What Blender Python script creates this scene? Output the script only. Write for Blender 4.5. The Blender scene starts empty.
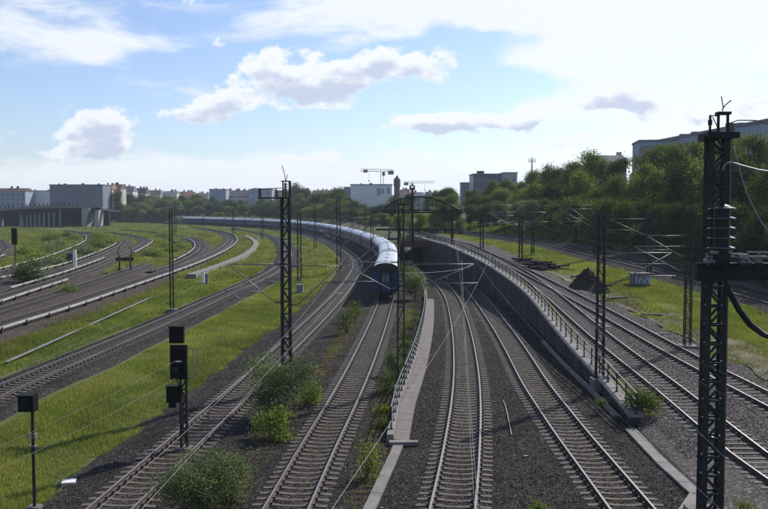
import bpy, math, random
import numpy as np
from mathutils import Vector, Matrix

# ------------------------------------------------------------------ scene, camera, sky, sun
S = bpy.context.scene
COL = S.collection
R = random.Random(7)
NR = np.random.RandomState(11)
FPX = 850.0; CX = 384.0; CY = 254.5; H = 10.1; PITCH = math.atan(48/850)

cam = bpy.data.cameras.new('camera'); camo = bpy.data.objects.new('camera', cam); COL.objects.link(camo)
cam.sensor_width = 36; cam.lens = 36*FPX/768; cam.clip_start = .1; cam.clip_end = 12000
camo.location = (0, 0, H); camo.rotation_euler = (math.pi/2-PITCH, 0, 0)
S.camera = camo
S.view_settings.view_transform = 'Standard'; S.view_settings.look = 'None'
S.view_settings.exposure = 0.22; S.view_settings.gamma = 1.0; S.view_settings.use_curve_mapping = False
S.render.resolution_x = 1024; S.render.resolution_y = 679
S.cycles.max_bounces = 6; S.cycles.transparent_max_bounces = 6; S.cycles.volume_bounces = 0
S.cycles.use_fast_gi = False

HAZE = .00014
SUN_AZ = math.radians(40); SUN_EL = math.radians(37)
SUN_DIR = Vector((math.sin(SUN_AZ)*math.cos(SUN_EL), math.cos(SUN_AZ)*math.cos(SUN_EL), math.sin(SUN_EL)))
sl = bpy.data.lights.new('sun', 'SUN'); sl.energy = 5.0; sl.angle = math.radians(.5); sl.color = (1, .95, .86)
so = bpy.data.objects.new('sun', sl); COL.objects.link(so); so.location = (60, 60, 90)
so.rotation_euler = SUN_DIR.to_track_quat('Z', 'Y').to_euler()

def N(nt, t, **k):
    n = nt.nodes.new(t)
    for a, v in k.items():
        if a == 'inp':
            for i, x in v.items(): n.inputs[i].default_value = x
        else: setattr(n, a, v)
    return n

def build_world():
    w = bpy.data.worlds.new('World'); S.world = w; w.use_nodes = True
    nt = w.node_tree; nt.nodes.clear(); L = nt.links.new
    out = N(nt, 'ShaderNodeOutputWorld')
    sky = N(nt, 'ShaderNodeTexSky', sky_type='NISHITA', sun_disc=False, sun_elevation=SUN_EL, sun_rotation=SUN_AZ,
            altitude=50, air_density=1.0, dust_density=.6, ozone_density=1.3)
    bg1 = N(nt, 'ShaderNodeBackground'); bg1.inputs[1].default_value = SKY_STRENGTH
    tint = N(nt, 'ShaderNodeMix', data_type='RGBA', blend_type='MULTIPLY'); tint.inputs[0].default_value = 1
    L(sky.outputs[0], tint.inputs[6]); tint.inputs[7].default_value = (.90, .98, 1.2, 1); L(tint.outputs[2], bg1.inputs[0])
    bg2 = N(nt, 'ShaderNodeBackground'); bg2.inputs[1].default_value = 1.0
    mix = N(nt, 'ShaderNodeMixShader'); L(bg1.outputs[0], mix.inputs[1]); L(bg2.outputs[0], mix.inputs[2]); L(mix.outputs[0], out.inputs[0])
    tc = N(nt, 'ShaderNodeTexCoord'); sp = N(nt, 'ShaderNodeSeparateXYZ'); L(tc.outputs['Generated'], sp.inputs[0])
    def M(op, a, b=None, c=None):
        n = N(nt, 'ShaderNodeMath', operation=op)
        for i, v in enumerate((a, b, c)):
            if v is None: continue
            if isinstance(v, (int, float)): n.inputs[i].default_value = v
            else: L(v, n.inputs[i])
        return n.outputs[0]
    az = M('ARCTAN2', sp.outputs[0], sp.outputs[1])
    hl = M('SQRT', M('ADD', M('MULTIPLY', sp.outputs[0], sp.outputs[0]), M('MULTIPLY', sp.outputs[1], sp.outputs[1])))
    el = M('ARCTAN2', sp.outputs[2], hl)
    def noise(sx, sy, sc, det, rough, dist=0., off=0.):
        cb = N(nt, 'ShaderNodeCombineXYZ'); L(M('MULTIPLY', az, sx), cb.inputs[0]); L(M('MULTIPLY', el, sy), cb.inputs[1]); cb.inputs[2].default_value = off
        n = N(nt, 'ShaderNodeTexNoise'); n.inputs['Scale'].default_value = sc; n.inputs['Detail'].default_value = det
        n.inputs['Roughness'].default_value = rough; n.inputs['Distortion'].default_value = dist
        L(cb.outputs[0], n.inputs['Vector']); return n.outputs[0]
    warp = noise(1, 1.6, 9, 3, .6, 0, 3.1); warp2 = noise(1, 1.6, 9, 3, .6, 0, 8.4)
    azw = M('ADD', az, M('MULTIPLY', M('SUBTRACT', warp, .5), .09)); elw = M('ADD', el, M('MULTIPLY', M('SUBTRACT', warp2, .5), .05))
    def blob(x, y, sx, sy, amp):
        a0 = math.atan((x-CX)/FPX); e0 = math.atan((206.5-y)/FPX*math.cos(a0)); sx /= FPX; sy /= FPX
        dx = M('MULTIPLY', M('SUBTRACT', azw, a0), 1/sx); dy = M('MULTIPLY', M('SUBTRACT', elw, e0), 1/sy)
        r = M('ADD', M('MULTIPLY', dx, dx), M('MULTIPLY', dy, dy))
        return M('MULTIPLY', M('EXPONENT', M('MULTIPLY', r, -1.)), amp)
    def total(lst):
        t = None
        for b in lst:
            v = blob(*b); t = v if t is None else M('ADD', t, v)
        return t
    def sm(v, lo, hi):
        mr = N(nt, 'ShaderNodeMapRange', interpolation_type='SMOOTHSTEP'); L(v, mr.inputs[0]); mr.inputs[1].default_value = lo; mr.inputs[2].default_value = hi; return mr.outputs[0]
    # high thin cloud: streaky and soft
    cov = total(COVER)
    n1 = noise(1, 3.6, 5.5, 8, .62, .35, 0.); n2 = noise(1, 2.0, 26, 6, .6, .1, 5.)
    cir = M('MULTIPLY', sm(M('ADD', cov, M('ADD', M('MULTIPLY_ADD', M('SUBTRACT', n1, .5), 2.6, .13), M('MULTIPLY', M('SUBTRACT', n2, .5), .5))), .12, .85), .93)
    # heaped cloud: crisp tops, grey bases (where there is much cloud just above)
    def heap_field(de):
        t = None; e_ = M('ADD', elw, de)
        for (x, y, sx, sy, amp) in HEAPS:
            a0 = math.atan((x-CX)/FPX); e0 = math.atan((206.5-y)/FPX*math.cos(a0)); sx /= FPX; sy /= FPX
            dx = M('MULTIPLY', M('SUBTRACT', azw, a0), 1/sx); dy = M('MULTIPLY', M('SUBTRACT', e_, e0), 1/sy)
            g = M('MULTIPLY', M('EXPONENT', M('MULTIPLY', M('ADD', M('MULTIPLY', dx, dx), M('MULTIPLY', dy, dy)), -1.)), amp); t = g if t is None else M('ADD', t, g)
        cb = N(nt, 'ShaderNodeCombineXYZ'); L(az, cb.inputs[0]); L(M('MULTIPLY', M('ADD', el, de), 1.35), cb.inputs[1]); cb.inputs[2].default_value = 2.7
        n = N(nt, 'ShaderNodeTexNoise'); n.inputs['Scale'].default_value = 22; n.inputs['Detail'].default_value = 9; n.inputs['Roughness'].default_value = .6; L(cb.outputs[0], n.inputs['Vector'])
        return M('ADD', t, M('MULTIPLY', M('SUBTRACT', n.outputs[0], .5), 2.3))
    f0 = heap_field(0.); f1 = heap_field(.011)
    cum = sm(f0, .30, .60)
    mask = M('MAXIMUM', cir, cum); mask = M('MULTIPLY_ADD', mask, .93, .05); L(mask, mix.inputs[0])
    g = M('MULTIPLY', sm(M('ADD', f1, M('MULTIPLY', M('SUBTRACT', n2, .5), 1.6)), .42, 1.15), cum)
    mc = N(nt, 'ShaderNodeMix', data_type='RGBA'); L(g, mc.inputs[0])
    mc.inputs[6].default_value = (.82, .85, .90, 1); mc.inputs[7].default_value = (.52, .58, .72, 1)
    L(mc.outputs[2], bg2.inputs[0])
SKY_STRENGTH = .104
COVER = [(700, 40, 190, 60, 1.5), (480, 10, 170, 22, .8), (330, 16, 150, 18, .35), (60, 38, 85, 14, .55), (50, 8, 80, 8, .3),
         (384, 172, 560, 14, .45), (384, 206, 3000, 26, 1.3), (620, 122, 170, 18, .45), (-60, 60, 100, 40, .3),
         (445, 46, 50, 16, -1.3), (500, 88, 70, 12, -1.0), (330, 135, 170, 12, -.5), (730, 80, 44, 8, -.8), (30, 115, 60, 32, -.5), (200, 70, 60, 14, -.4)]
HEAPS = [(102, 124, 30, 17, 1.1), (90, 152, 36, 11, 1.0), (197, 114, 36, 11, .95), (232, 98, 32, 11, .7), (270, 76, 44, 19, .95), (322, 84, 40, 15, .7), (378, 64, 58, 20, 1.05), (300, 106, 50, 7, .35),
         (446, 123, 32, 11, 1.25), (520, 116, 44, 9, .9), (615, 97, 36, 13, 1.15), (575, 146, 24, 7, 1.0), (402, 165, 30, 6, .75), (300, 163, 36, 6, .8), (680, 112, 40, 8, .8), (40, 165, 40, 7, .5),
         (130, 170, 50, 6, .5), (500, 150, 40, 6, .45), (640, 150, 30, 6, .5), (-120, 90, 70, 25, .8), (900, 90, 80, 25, .9)]
build_world()

# ------------------------------------------------------------------ picture geometry -> places in the world
def ray(x, y):
    a = (x-CX)/FPX; b = -(y-CY)/FPX
    return (a, math.cos(PITCH)+b*math.sin(PITCH), -math.sin(PITCH)+b*math.cos(PITCH))
def zr(Y):                                    # rising level of the right-hand tracks
    return 4.6*max(0., min(1., (Y-34)/90.))
def P(x, y, z=0.):
    d = ray(x, y); t = (z-H)/d[2]; return (d[0]*t, d[1]*t)
def PR(x, y, dz=0.):
    d = ray(x, y); lo, hi = 1, 3000
    for _ in range(60):
        m = (lo+hi)/2
        if H+d[2]*m > zr(d[1]*m)+dz: lo = m
        else: hi = m
    return (d[0]*lo, d[1]*lo)
def XZ(x, y, Y):                              # the point seen at (x, y) at distance Y
    d = ray(x, y); t = Y/d[1]; return (d[0]*t, H+d[2]*t)

def curve(pts, sig=.07, y0=6., y1=520.):
    """smooth X(Y) through world points (smoothed evenly in log distance)"""
    pts = sorted(pts, key=lambda q: q[1]); ly = np.log([q[1] for q in pts]); X = np.array([q[0] for q in pts])
    u = np.linspace(math.log(y0), math.log(y1), 500)
    v = np.interp(u, ly, X)
    Yv = np.exp(u)
    s0 = (pts[2][0]-pts[0][0])/(pts[2][1]-pts[0][1]); s1 = (pts[-1][0]-pts[-2][0])/(pts[-1][1]-pts[-2][1])
    a = Yv < pts[0][1]; v[a] = pts[0][0]+s0*(Yv[a]-pts[0][1])
    a = Yv > pts[-1][1]; v[a] = pts[-1][0]+s1*(Yv[a]-pts[-1][1])
    du = u[1]-u[0]; k = int(4*sig/du); ker = np.exp(-.5*(np.arange(-k, k+1)*du/sig)**2); ker /= ker.sum()
    vp = np.concatenate([2*v[0]-v[k:0:-1], v, 2*v[-1]-v[-2:-k-2:-1]])
    v = np.convolve(vp, ker, 'valid')
    return lambda Y: float(np.interp(math.log(max(Y, y0)), u, v))

B_roof = [(388, 262), (389.5, 247.5), (386, 239), (374, 234.6), (363, 231), (349, 227.5), (332, 224.2), (312, 221.8), (290, 220), (270, 219), (240, 218), (210, 217.2), (180, 216.7)]
xB = curve([P(*q) for q in [(285, 509), (317, 446), (355, 376), (371, 340), (381, 315), (386, 300)]]+[P(*q, 4.05) for q in B_roof[1:]], .08)
def xA(Y): return xB(Y)-5.9+.9*min(1, max(0, (Y-60)/80.))
xC = curve([P(*q) for q in [(451.5, 509), (462, 441), (466.3, 376), (462, 333.7), (453.4, 299.7), (443, 284), (432, 277.5)]]+[(3.2, 150)], .05)
xD = curve([P(*q) for q in [(633, 509), (569.5, 430), (535, 383), (506, 333.7), (483, 302), (471, 287), (454, 277)]]+[(7.0, 150)], .05)
xZ = curve([P(*q) for q in [(-60, 417), (13, 383), (200, 305.5), (230, 291), (260, 279), (279, 269), (288, 260), (290, 252), (288, 247), (283, 240), (270, 234), (240, 229)]], .1)
xS1 = curve([P(*q) for q in [(0, 323), (60, 306), (120, 286), (160, 273), (195, 261), (220, 250), (232, 242), (232, 236), (222, 231), (200, 228)]], .08)
xS2 = curve([P(*q) for q in [(0, 297), (73, 275), (107, 262), (130, 252), (148, 243), (150, 239), (140, 235), (110, 232)]], .08)
xS3 = curve([P(*q) for q in [(0, 281), (75, 266.5), (102, 255), (126, 245), (130, 240), (118, 236), (90, 232)]], .1)
xS4 = curve([P(*q) for q in [(0, 272), (60, 258), (92, 244), (98, 238), (92, 233), (70, 230)]], .1)
xS5 = curve([P(*q) for q in [(-40, 266), (0, 256), (10, 250), (8, 243), (0, 239)]], .1)
xS6 = curve([P(*q) for q in [(150, 273), (180, 264), (203, 252), (207, 244), (195, 237), (170, 233), (130, 229.5)]], .1)
xS8 = curve([P(*q) for q in [(0, 309), (60, 292), (120, 273), (150, 262)]], .1)
xW = curve([PR(*q) for q in [(620, 402), (604.6, 380.7), (576, 353), (552, 324.5), (526, 290.5), (500, 272), (475, 256), (444.6, 244.5), (425, 238.7)]], .07)
xE = curve([PR(*q) for q in [(803, 488), (723, 432), (687, 402), (664, 383), (602, 337), (572, 311), (545, 288), (530, 277), (510, 264), (490, 254), (470, 246), (450, 240), (430, 235)]]+[(4.2, 215), (0, 260)], .08)
xF = curve([PR(*q) for q in [(768, 398), (739, 383), (700, 364), (602, 309.5), (565, 291), (543, 279), (520, 268), (500, 258)]], .07)
xG = curve([PR(*q) for q in [(768, 300), (700, 281), (650, 267), (600, 256), (560, 247), (520, 240), (470, 233), (430, 229)]], .1)
xL = curve([(.05, 34.), (.36, 38.), P(397.5, 383, 1.), P(423.7, 310, 1.), P(425.8, 284, 1.), (5.2, 115), (4.4, 136), (2.5, 160)], .05)  # left railing

# ------------------------------------------------------------------ mesh helpers
MATS = {}
class MB:
    def __init__(s): s.v = []; s.f = []; s.m = []
    def add(s, vs, fs, m=0):
        o = len(s.v); s.v += [tuple(q) for q in vs]; s.f += [tuple(o+i for i in f) for f in fs]; s.m += [m]*len(fs); return s
    def box(s, c, d, m=0, rz=0., rot=None):
        hx, hy, hz = d[0]/2, d[1]/2, d[2]/2
        vs = [Vector((x*hx, y*hy, z*hz)) for z in (-1, 1) for y in (-1, 1) for x in (-1, 1)]
        M_ = rot if rot is not None else Matrix.Rotation(rz, 3, 'Z')
        vs = [M_@q+Vector(c) for q in vs]
        return s.add(vs, [(0, 2, 3, 1), (4, 5, 7, 6), (0, 1, 5, 4), (2, 6, 7, 3), (0, 4, 6, 2), (1, 3, 7, 5)], m)
    def bar(s, a, b, w, h, m=0):
        a = Vector(a); b = Vector(b); d = b-a; L_ = d.length
        if L_ < 1e-6: return s
        q = d.to_track_quat('Y', 'Z').to_matrix()
        return s.box((a+b)/2, (w, L_, h), m, rot=q)
    def tube(s, pts, r, n=6, m=0, caps=True, r2=None):
        pts = [Vector(q) for q in pts]; vs = []; fs = []
        k = len(pts)
        for i, q in enumerate(pts):
            d = (pts[min(i+1, k-1)]-pts[max(i-1, 0)])
            if d.length < 1e-9: d = Vector((0, 0, 1))
            M_ = d.to_track_quat('Z', 'X' if abs(d.normalized().x) < .9 else 'Y').to_matrix()
            rr = r if r2 is None else r+(r2-r)*i/(k-1)
            for j in range(n):
                a = 2*math.pi*j/n; vs.append(q+M_@Vector((rr*math.cos(a), rr*math.sin(a), 0)))
        for i in range(k-1):
            for j in range(n): fs.append((i*n+j, i*n+(j+1) % n, (i+1)*n+(j+1) % n, (i+1)*n+j))
        if caps: fs += [tuple(range(n-1, -1, -1)), tuple(range((k-1)*n, k*n))]
        return s.add(vs, fs, m)
    def lathe(s, prof, c=(0, 0, 0), n=16, m=0):
        vs = []; fs = []; c = Vector(c)
        for r, z in prof:
            for j in range(n): vs.append(c+Vector((r*math.cos(2*math.pi*j/n), r*math.sin(2*math.pi*j/n), z)))
        for i in range(len(prof)-1):
            for j in range(n): fs.append((i*n+j, i*n+(j+1) % n, (i+1)*n+(j+1) % n, (i+1)*n+j))
        fs += [tuple(range(n-1, -1, -1)), tuple(range((len(prof)-1)*n, len(prof)*n))]
        return s.add(vs, fs, m)
    def sweep(s, path, prof, m=0, closed=True, ms=None):
        """path: list of 3D points; prof: list of (u sideways to the right, v up)"""
        path = [Vector(q) for q in path]; k = len(path); n = len(prof); vs = []; fs = []; mi = []
        for i, q in enumerate(path):
            d = path[min(i+1, k-1)]-path[max(i-1, 0)]; d.z = 0; d.normalize(); rt = Vector((d.y, -d.x, 0))
            for u, v in prof: vs.append(q+rt*u+Vector((0, 0, v)))
        e = n if closed else n-1
        for i in range(k-1):
            for j in range(e):
                fs.append((i*n+j, (i+1)*n+j, (i+1)*n+(j+1) % n, i*n+(j+1) % n)); mi.append(ms[j] if ms else m)
        if closed: fs += [tuple(range(n)), tuple(range(k*n-1, (k-1)*n-1, -1))]; mi += [m, m]
        o = len(s.v); s.v += [tuple(q) for q in vs]; s.f += [tuple(o+i for i in f) for f in fs]; s.m += mi; return s
    def mesh(s, name, mats, org=(0, 0, 0), smooth=False):
        me = bpy.data.meshes.new(name)
        me.from_pydata([(a-org[0], b-org[1], c-org[2]) for a, b, c in s.v], [], s.f)
        for m in (mats if isinstance(mats, (list, tuple)) else [mats]): me.materials.append(m)
        me.polygons.foreach_set('material_index', s.m)
        if smooth: me.polygons.foreach_set('use_smooth', [True]*len(me.polygons))
        me.update(); return me
    def build(s, name, mats, parent=None, world=False, smooth=False, loc=None):
        org = tuple(parent.location) if (parent and world) else (0, 0, 0)
        return link(name, s.mesh(name, mats, org, smooth), parent, loc)
def link(name, me, parent=None, loc=None, rz=0.):
    o = bpy.data.objects.new(name, me); COL.objects.link(o)
    if parent: o.parent = parent
    if loc is not None: o.location = loc
    if rz: o.rotation_euler.z = rz
    return o
def tag(o, label, cat, group=None, kind=None):
    if label: o['label'] = label
    if cat: o['category'] = cat
    if group: o['group'] = group
    if kind: o['kind'] = kind
    return o
def thing(name, label, cat, loc=(0, 0, 0), rz=0., group=None):
    o = bpy.data.objects.new(name, None); COL.objects.link(o); o.location = loc; o.rotation_euler = (0, 0, rz); o.empty_display_size = .3
    return tag(o, label, cat, group)
def copy_tree(o, parent=None):
    c = o.copy(); COL.objects.link(c); c.parent = parent
    for ch in list(o.children): copy_tree(ch, c)
    return c
def np_mesh(name, verts, nper, mats, attr=None):
    """mesh of many separate polygons with nper corners each"""
    me = bpy.data.meshes.new(name); nv = len(verts); nf = nv//nper
    me.vertices.add(nv); me.vertices.foreach_set('co', verts.astype(np.float32).ravel())
    me.loops.add(nv); me.loops.foreach_set('vertex_index', np.arange(nv, dtype=np.int32))
    me.polygons.add(nf); me.polygons.foreach_set('loop_start', np.arange(0, nv, nper, dtype=np.int32)); me.polygons.foreach_set('loop_total', np.full(nf, nper, dtype=np.int32))
    for m in (mats if isinstance(mats, (list, tuple)) else [mats]): me.materials.append(m)
    if attr is not None:
        a = me.attributes.new('tone', 'FLOAT', 'POINT'); a.data.foreach_set('value', attr.astype(np.float32))
    me.update(calc_edges=True); return me
ORD = 'first second third fourth fifth sixth seventh eighth ninth tenth eleventh twelfth thirteenth fourteenth fifteenth sixteenth seventeenth eighteenth nineteenth twentieth'.split()
TENS = {2: ('twentieth', 'twenty'), 3: ('thirtieth', 'thirty'), 4: ('fortieth', 'forty'), 5: ('fiftieth', 'fifty'), 6: ('sixtieth', 'sixty')}
def nth(i):
    if i <= 20: return ORD[i-1]
    t, u = divmod(i, 10)
    return TENS[t][0] if u == 0 else TENS[t][1]+'-'+ORD[u-1]

# ------------------------------------------------------------------ materials
def pmat(name, col, rough=.8, metal=0., spec=.3):
    m = bpy.data.materials.new(name); m.use_nodes = True; b = m.node_tree.nodes['Principled BSDF']
    b.inputs['Base Color'].default_value = (*col, 1); b.inputs['Roughness'].default_value = rough
    b.inputs['Metallic'].default_value = metal; b.inputs['Specular IOR Level'].default_value = spec
    return m, m.node_tree, b
def nmat(name, cols, scale=2., detail=5, rough=.85, metal=0., bump=0., bscale=None, spec=.3, pos=None, obj=False, stretch=None):
    """noise-ramped colours with optional bump"""
    m, nt, b = pmat(name, cols[0], rough, metal, spec); L = nt.links.new
    tc = N(nt, 'ShaderNodeTexCoord'); src = tc.outputs['Object']
    if not obj:
        g = N(nt, 'ShaderNodeNewGeometry'); src = g.outputs['Position']
    if stretch:
        mp = N(nt, 'ShaderNodeMapping'); mp.inputs['Scale'].default_value = stretch; L(src, mp.inputs[0]); src = mp.outputs[0]
    n = N(nt, 'ShaderNodeTexNoise'); n.inputs['Scale'].default_value = scale; n.inputs['Detail'].default_value = detail; n.inputs['Roughness'].default_value = .65
    L(src, n.inputs['Vector'])
    cr = N(nt, 'ShaderNodeValToRGB'); k = len(cols); e = cr.color_ramp.elements
    while len(e) < k: e.new(.5)
    for i in range(k):
        e[i].position = pos[i] if pos else (.3+.4*i/max(1, k-1)); e[i].color = (*cols[i], 1)
    L(n.outputs[0], cr.inputs[0]); L(cr.outputs[0], b.inputs['Base Color'])
    if bump:
        n2 = N(nt, 'ShaderNodeTexNoise'); n2.inputs['Scale'].default_value = bscale or scale*4; n2.inputs['Detail'].default_value = 4; L(src, n2.inputs['Vector'])
        bp = N(nt, 'ShaderNodeBump'); bp.inputs['Strength'].default_value = bump; bp.inputs['Distance'].default_value = .05
        L(n2.outputs[0], bp.inputs['Height']); L(bp.outputs[0], b.inputs['Normal'])
    return m
def ballast_mat(name, dark, light, tint):
    m, nt, b = pmat(name, dark, .95, 0, .05); L = nt.links.new
    g = N(nt, 'ShaderNodeNewGeometry')
    v = N(nt, 'ShaderNodeTexVoronoi'); v.inputs['Scale'].default_value = 13; L(g.outputs['Position'], v.inputs['Vector'])
    sp = N(nt, 'ShaderNodeSeparateColor'); L(v.outputs['Color'], sp.inputs[0])
    cr = N(nt, 'ShaderNodeValToRGB'); e = cr.color_ramp.elements; e.new(.5); e.new(.5)
    for i, (p, c) in enumerate([(0, dark), (.55, tuple((a+c)/2 for a, c in zip(dark, light))), (.86, light), (1, tuple(min(1, c*2.3) for c in light))]): e[i].position = p; e[i].color = (*c, 1)
    L(sp.outputs[0], cr.inputs[0])
    n = N(nt, 'ShaderNodeTexNoise'); n.inputs['Scale'].default_value = .35; n.inputs['Detail'].default_value = 6; n.inputs['Roughness'].default_value = .65; L(g.outputs['Position'], n.inputs['Vector'])
    mr = N(nt, 'ShaderNodeMapRange'); L(n.outputs[0], mr.inputs[0]); mr.inputs[1].default_value = .35; mr.inputs[2].default_value = .7
    mx = N(nt, 'ShaderNodeMix', data_type='RGBA', blend_type='MULTIPLY'); mx.inputs[0].default_value = 1
    c2 = N(nt, 'ShaderNodeMix', data_type='RGBA'); L(mr.outputs[0], c2.inputs[0]); c2.inputs[6].default_value = (1, 1, 1, 1); c2.inputs[7].default_value = (*tint, 1)
    L(cr.outputs[0], mx.inputs[6]); L(c2.outputs[2], mx.inputs[7]); L(mx.outputs[2], b.inputs['Base Color'])
    bp = N(nt, 'ShaderNodeBump'); bp.inputs['Strength'].default_value = .9; bp.inputs['Distance'].default_value = .06; bp.invert = True
    L(v.outputs['Distance'], bp.inputs['Height']); L(bp.outputs[0], b.inputs['Normal'])
    return m
def leaf_mat(name, c0, c1, trans=.45, tc_=None):
    m = bpy.data.materials.new(name); m.use_nodes = True; nt = m.node_tree; nt.nodes.clear(); L = nt.links.new
    out = N(nt, 'ShaderNodeOutputMaterial'); at = N(nt, 'ShaderNodeAttribute', attribute_name='tone')
    oi = N(nt, 'ShaderNodeObjectInfo'); ad = N(nt, 'ShaderNodeMath', operation='MULTIPLY_ADD'); L(oi.outputs['Random'], ad.inputs[0]); ad.inputs[1].default_value = .35; L(at.outputs['Fac'], ad.inputs[2])
    mx = N(nt, 'ShaderNodeMix', data_type='RGBA'); mx.clamp_factor = True; L(ad.outputs[0], mx.inputs[0]); mx.inputs[6].default_value = (*c0, 1); mx.inputs[7].default_value = (*c1, 1)
    d = N(nt, 'ShaderNodeBsdfDiffuse'); L(mx.outputs[2], d.inputs[0])
    t = N(nt, 'ShaderNodeBsdfTranslucent'); hs = N(nt, 'ShaderNodeMix', data_type='RGBA', blend_type='MULTIPLY'); hs.inputs[0].default_value = 1
    L(mx.outputs[2], hs.inputs[6]); hs.inputs[7].default_value = (*(tc_ or (1.5, 1.6, .7)), 1); L(hs.outputs[2], t.inputs[0])
    ms = N(nt, 'ShaderNodeMixShader'); ms.inputs[0].default_value = trans; L(d.outputs[0], ms.inputs[1]); L(t.outputs[0], ms.inputs[2])
    gl = N(nt, 'ShaderNodeBsdfGlossy'); gl.inputs['Roughness'].default_value = .55; gl.inputs[0].default_value = (.9, .95, .8, 1)
    m2 = N(nt, 'ShaderNodeMixShader'); m2.inputs[0].default_value = .014; L(ms.outputs[0], m2.inputs[1]); L(gl.outputs[0], m2.inputs[2]); L(m2.outputs[0], out.inputs[0])
    return m
m_grass = nmat('grass_soil', [(.035, .05, .010), (.055, .078, .014), (.075, .095, .02), (.09, .085, .035)], .22, 8, .95, bump=.6, bscale=9, pos=[.28, .42, .56, .74])
m_verge = nmat('dry_verge', [(.035, .05, .011), (.055, .072, .016), (.08, .085, .028), (.12, .105, .06)], .35, 8, .95, bump=.5, bscale=8, pos=[.3, .45, .56, .7])
m_dirt = nmat('bare_dirt', [(.045, .06, .018), (.09, .085, .045), (.17, .145, .105)], .6, 8, .95, bump=.5, bscale=7, pos=[.35, .5, .62])
m_ballast = ballast_mat('ballast_stone', (.022, .0195, .018), (.068, .061, .057), (.62, .56, .52))
m_ballast2 = ballast_mat('yard_ballast', (.040, .032, .028), (.10, .085, .075), (.8, .76, .7))
m_cess = nmat('grey_cess', [(.085, .083, .085), (.13, .127, .13)], 3, 6, .9, bump=.4, bscale=20)
m_ballast3 = ballast_mat('sunlit_tone_ballast', (.055, .05, .048), (.13, .12, .113), (.8, .76, .7))  # lighter copy of the yard ballast; the sunlit look is in its colour
m_sleeper = nmat('sleeper_concrete', [(.065, .058, .052), (.125, .112, .10)], 3, 5, .85, bump=.2, bscale=30)
m_fast = pmat('fastening_rust', (.06, .04, .03), .7)[0]
m_head = pmat('rail_head_steel', (.30, .28, .26), .42, .8, .5)[0]
m_web = nmat('rail_web_rust', [(.05, .035, .028), (.09, .06, .045)], 8, 3, .75)
m_conc = nmat('light_concrete', [(.13, .12, .112), (.22, .205, .19)], 1.2, 7, .85, bump=.25, bscale=15)
m_concpink = nmat('apron_concrete', [(.11, .098, .09), (.175, .155, .145)], 1.5, 7, .85, bump=.25, bscale=15)
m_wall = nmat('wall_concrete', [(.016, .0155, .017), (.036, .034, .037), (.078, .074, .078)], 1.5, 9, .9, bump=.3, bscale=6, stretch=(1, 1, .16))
m_cover = nmat('third_rail_cover', [(.24, .23, .21), (.38, .37, .34)], 1.5, 5, .6)
m_steel = nmat('mast_steel', [(.016, .019, .018), (.032, .036, .034)], 3, 4, .65, .0, spec=.2)
m_steelb = nmat('black_steel', [(.008, .008, .009), (.02, .02, .021)], 3, 4, .6, .0, spec=.15)
m_galv = nmat('galvanised_tube', [(.14, .145, .14), (.22, .225, .22)], 4, 3, .5, .3, spec=.5)
m_wire = pmat('copper_wire_patina', (.05, .052, .05), .5, .4, .5)[0]
m_insb = pmat('brown_porcelain', (.07, .03, .02), .25, 0, .6)[0]
m_insw = pmat('dark_insulator', (.05, .05, .052), .22, 0, .6)[0]
m_foot = nmat('footing_concrete', [(.10, .095, .09), (.2, .19, .18)], 2, 5, .9)
m_rust = nmat('rusty_paint', [(.06, .03, .025), (.11, .055, .045)], 2, 6, .7)
m_black = pmat('signal_black', (.006, .006, .006), .6, 0, .12)[0]
m_white = nmat('white_paint', [(.62, .62, .6), (.78, .78, .76)], 2, 4, .6)
m_rubber = pmat('black_rubber', (.006, .006, .0065), .5, 0, .25)[0]
m_bark = nmat('bark', [(.035, .028, .022), (.08, .065, .05)], 3, 5, .9)
m_lf = {'dark': leaf_mat('leaf_dark', (.018, .030, .008), (.062, .085, .02), .35), 'mid': leaf_mat('leaf_mid', (.032, .05, .012), (.11, .14, .032), .4),
        'light': leaf_mat('leaf_light', (.06, .09, .02), (.17, .20, .05), .45), 'grey': leaf_mat('leaf_grey', (.07, .09, .04), (.17, .20, .10), .45, (1.2, 1.3, .8)),
        'yellow': leaf_mat('leaf_yellow', (.10, .13, .02), (.18, .20, .03), .5)}
m_blade = leaf_mat('grass_blade', (.07, .098, .022), (.25, .265, .085), .5, (1.25, 1.35, .6))
m_bladedry = leaf_mat('dry_blade', (.09, .10, .03), (.24, .21, .10), .45, (1.2, 1.2, .7))

# ------------------------------------------------------------------ ground
def sheet(name, ys, xl, xr, zf, mat, ncol=2, kind='structure', edge=None):
    """rows across the line of the tracks from xl(Y) to xr(Y); zf(x, Y, t)"""
    v = []; f = []
    for Y in ys:
        a, b = xl(Y), xr(Y)
        for j in range(ncol):
            t = j/(ncol-1); x = a+(b-a)*t; v.append((x, Y, zf(x, Y, t)))
    for i in range(len(ys)-1):
        for j in range(ncol-1): f.append((i*ncol+j, i*ncol+j+1, (i+1)*ncol+j+1, (i+1)*ncol+j))
    mb = MB(); mb.add(v, f); o = mb.build(name, mat, smooth=True); tag(o, None, None, kind=kind); return o
def yrange(a, b, f=.03, mn=1.):
    ys = [a]
    while ys[-1] < b: ys.append(ys[-1]+max(mn, ys[-1]*f))
    ys[-1] = b; return ys
def wob(x, y, s, seed=0):
    return math.sin(x*s+seed)*math.cos(y*s*1.3+seed*2)+.5*math.sin(x*s*2.3+y*s*1.7+seed*3)
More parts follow.
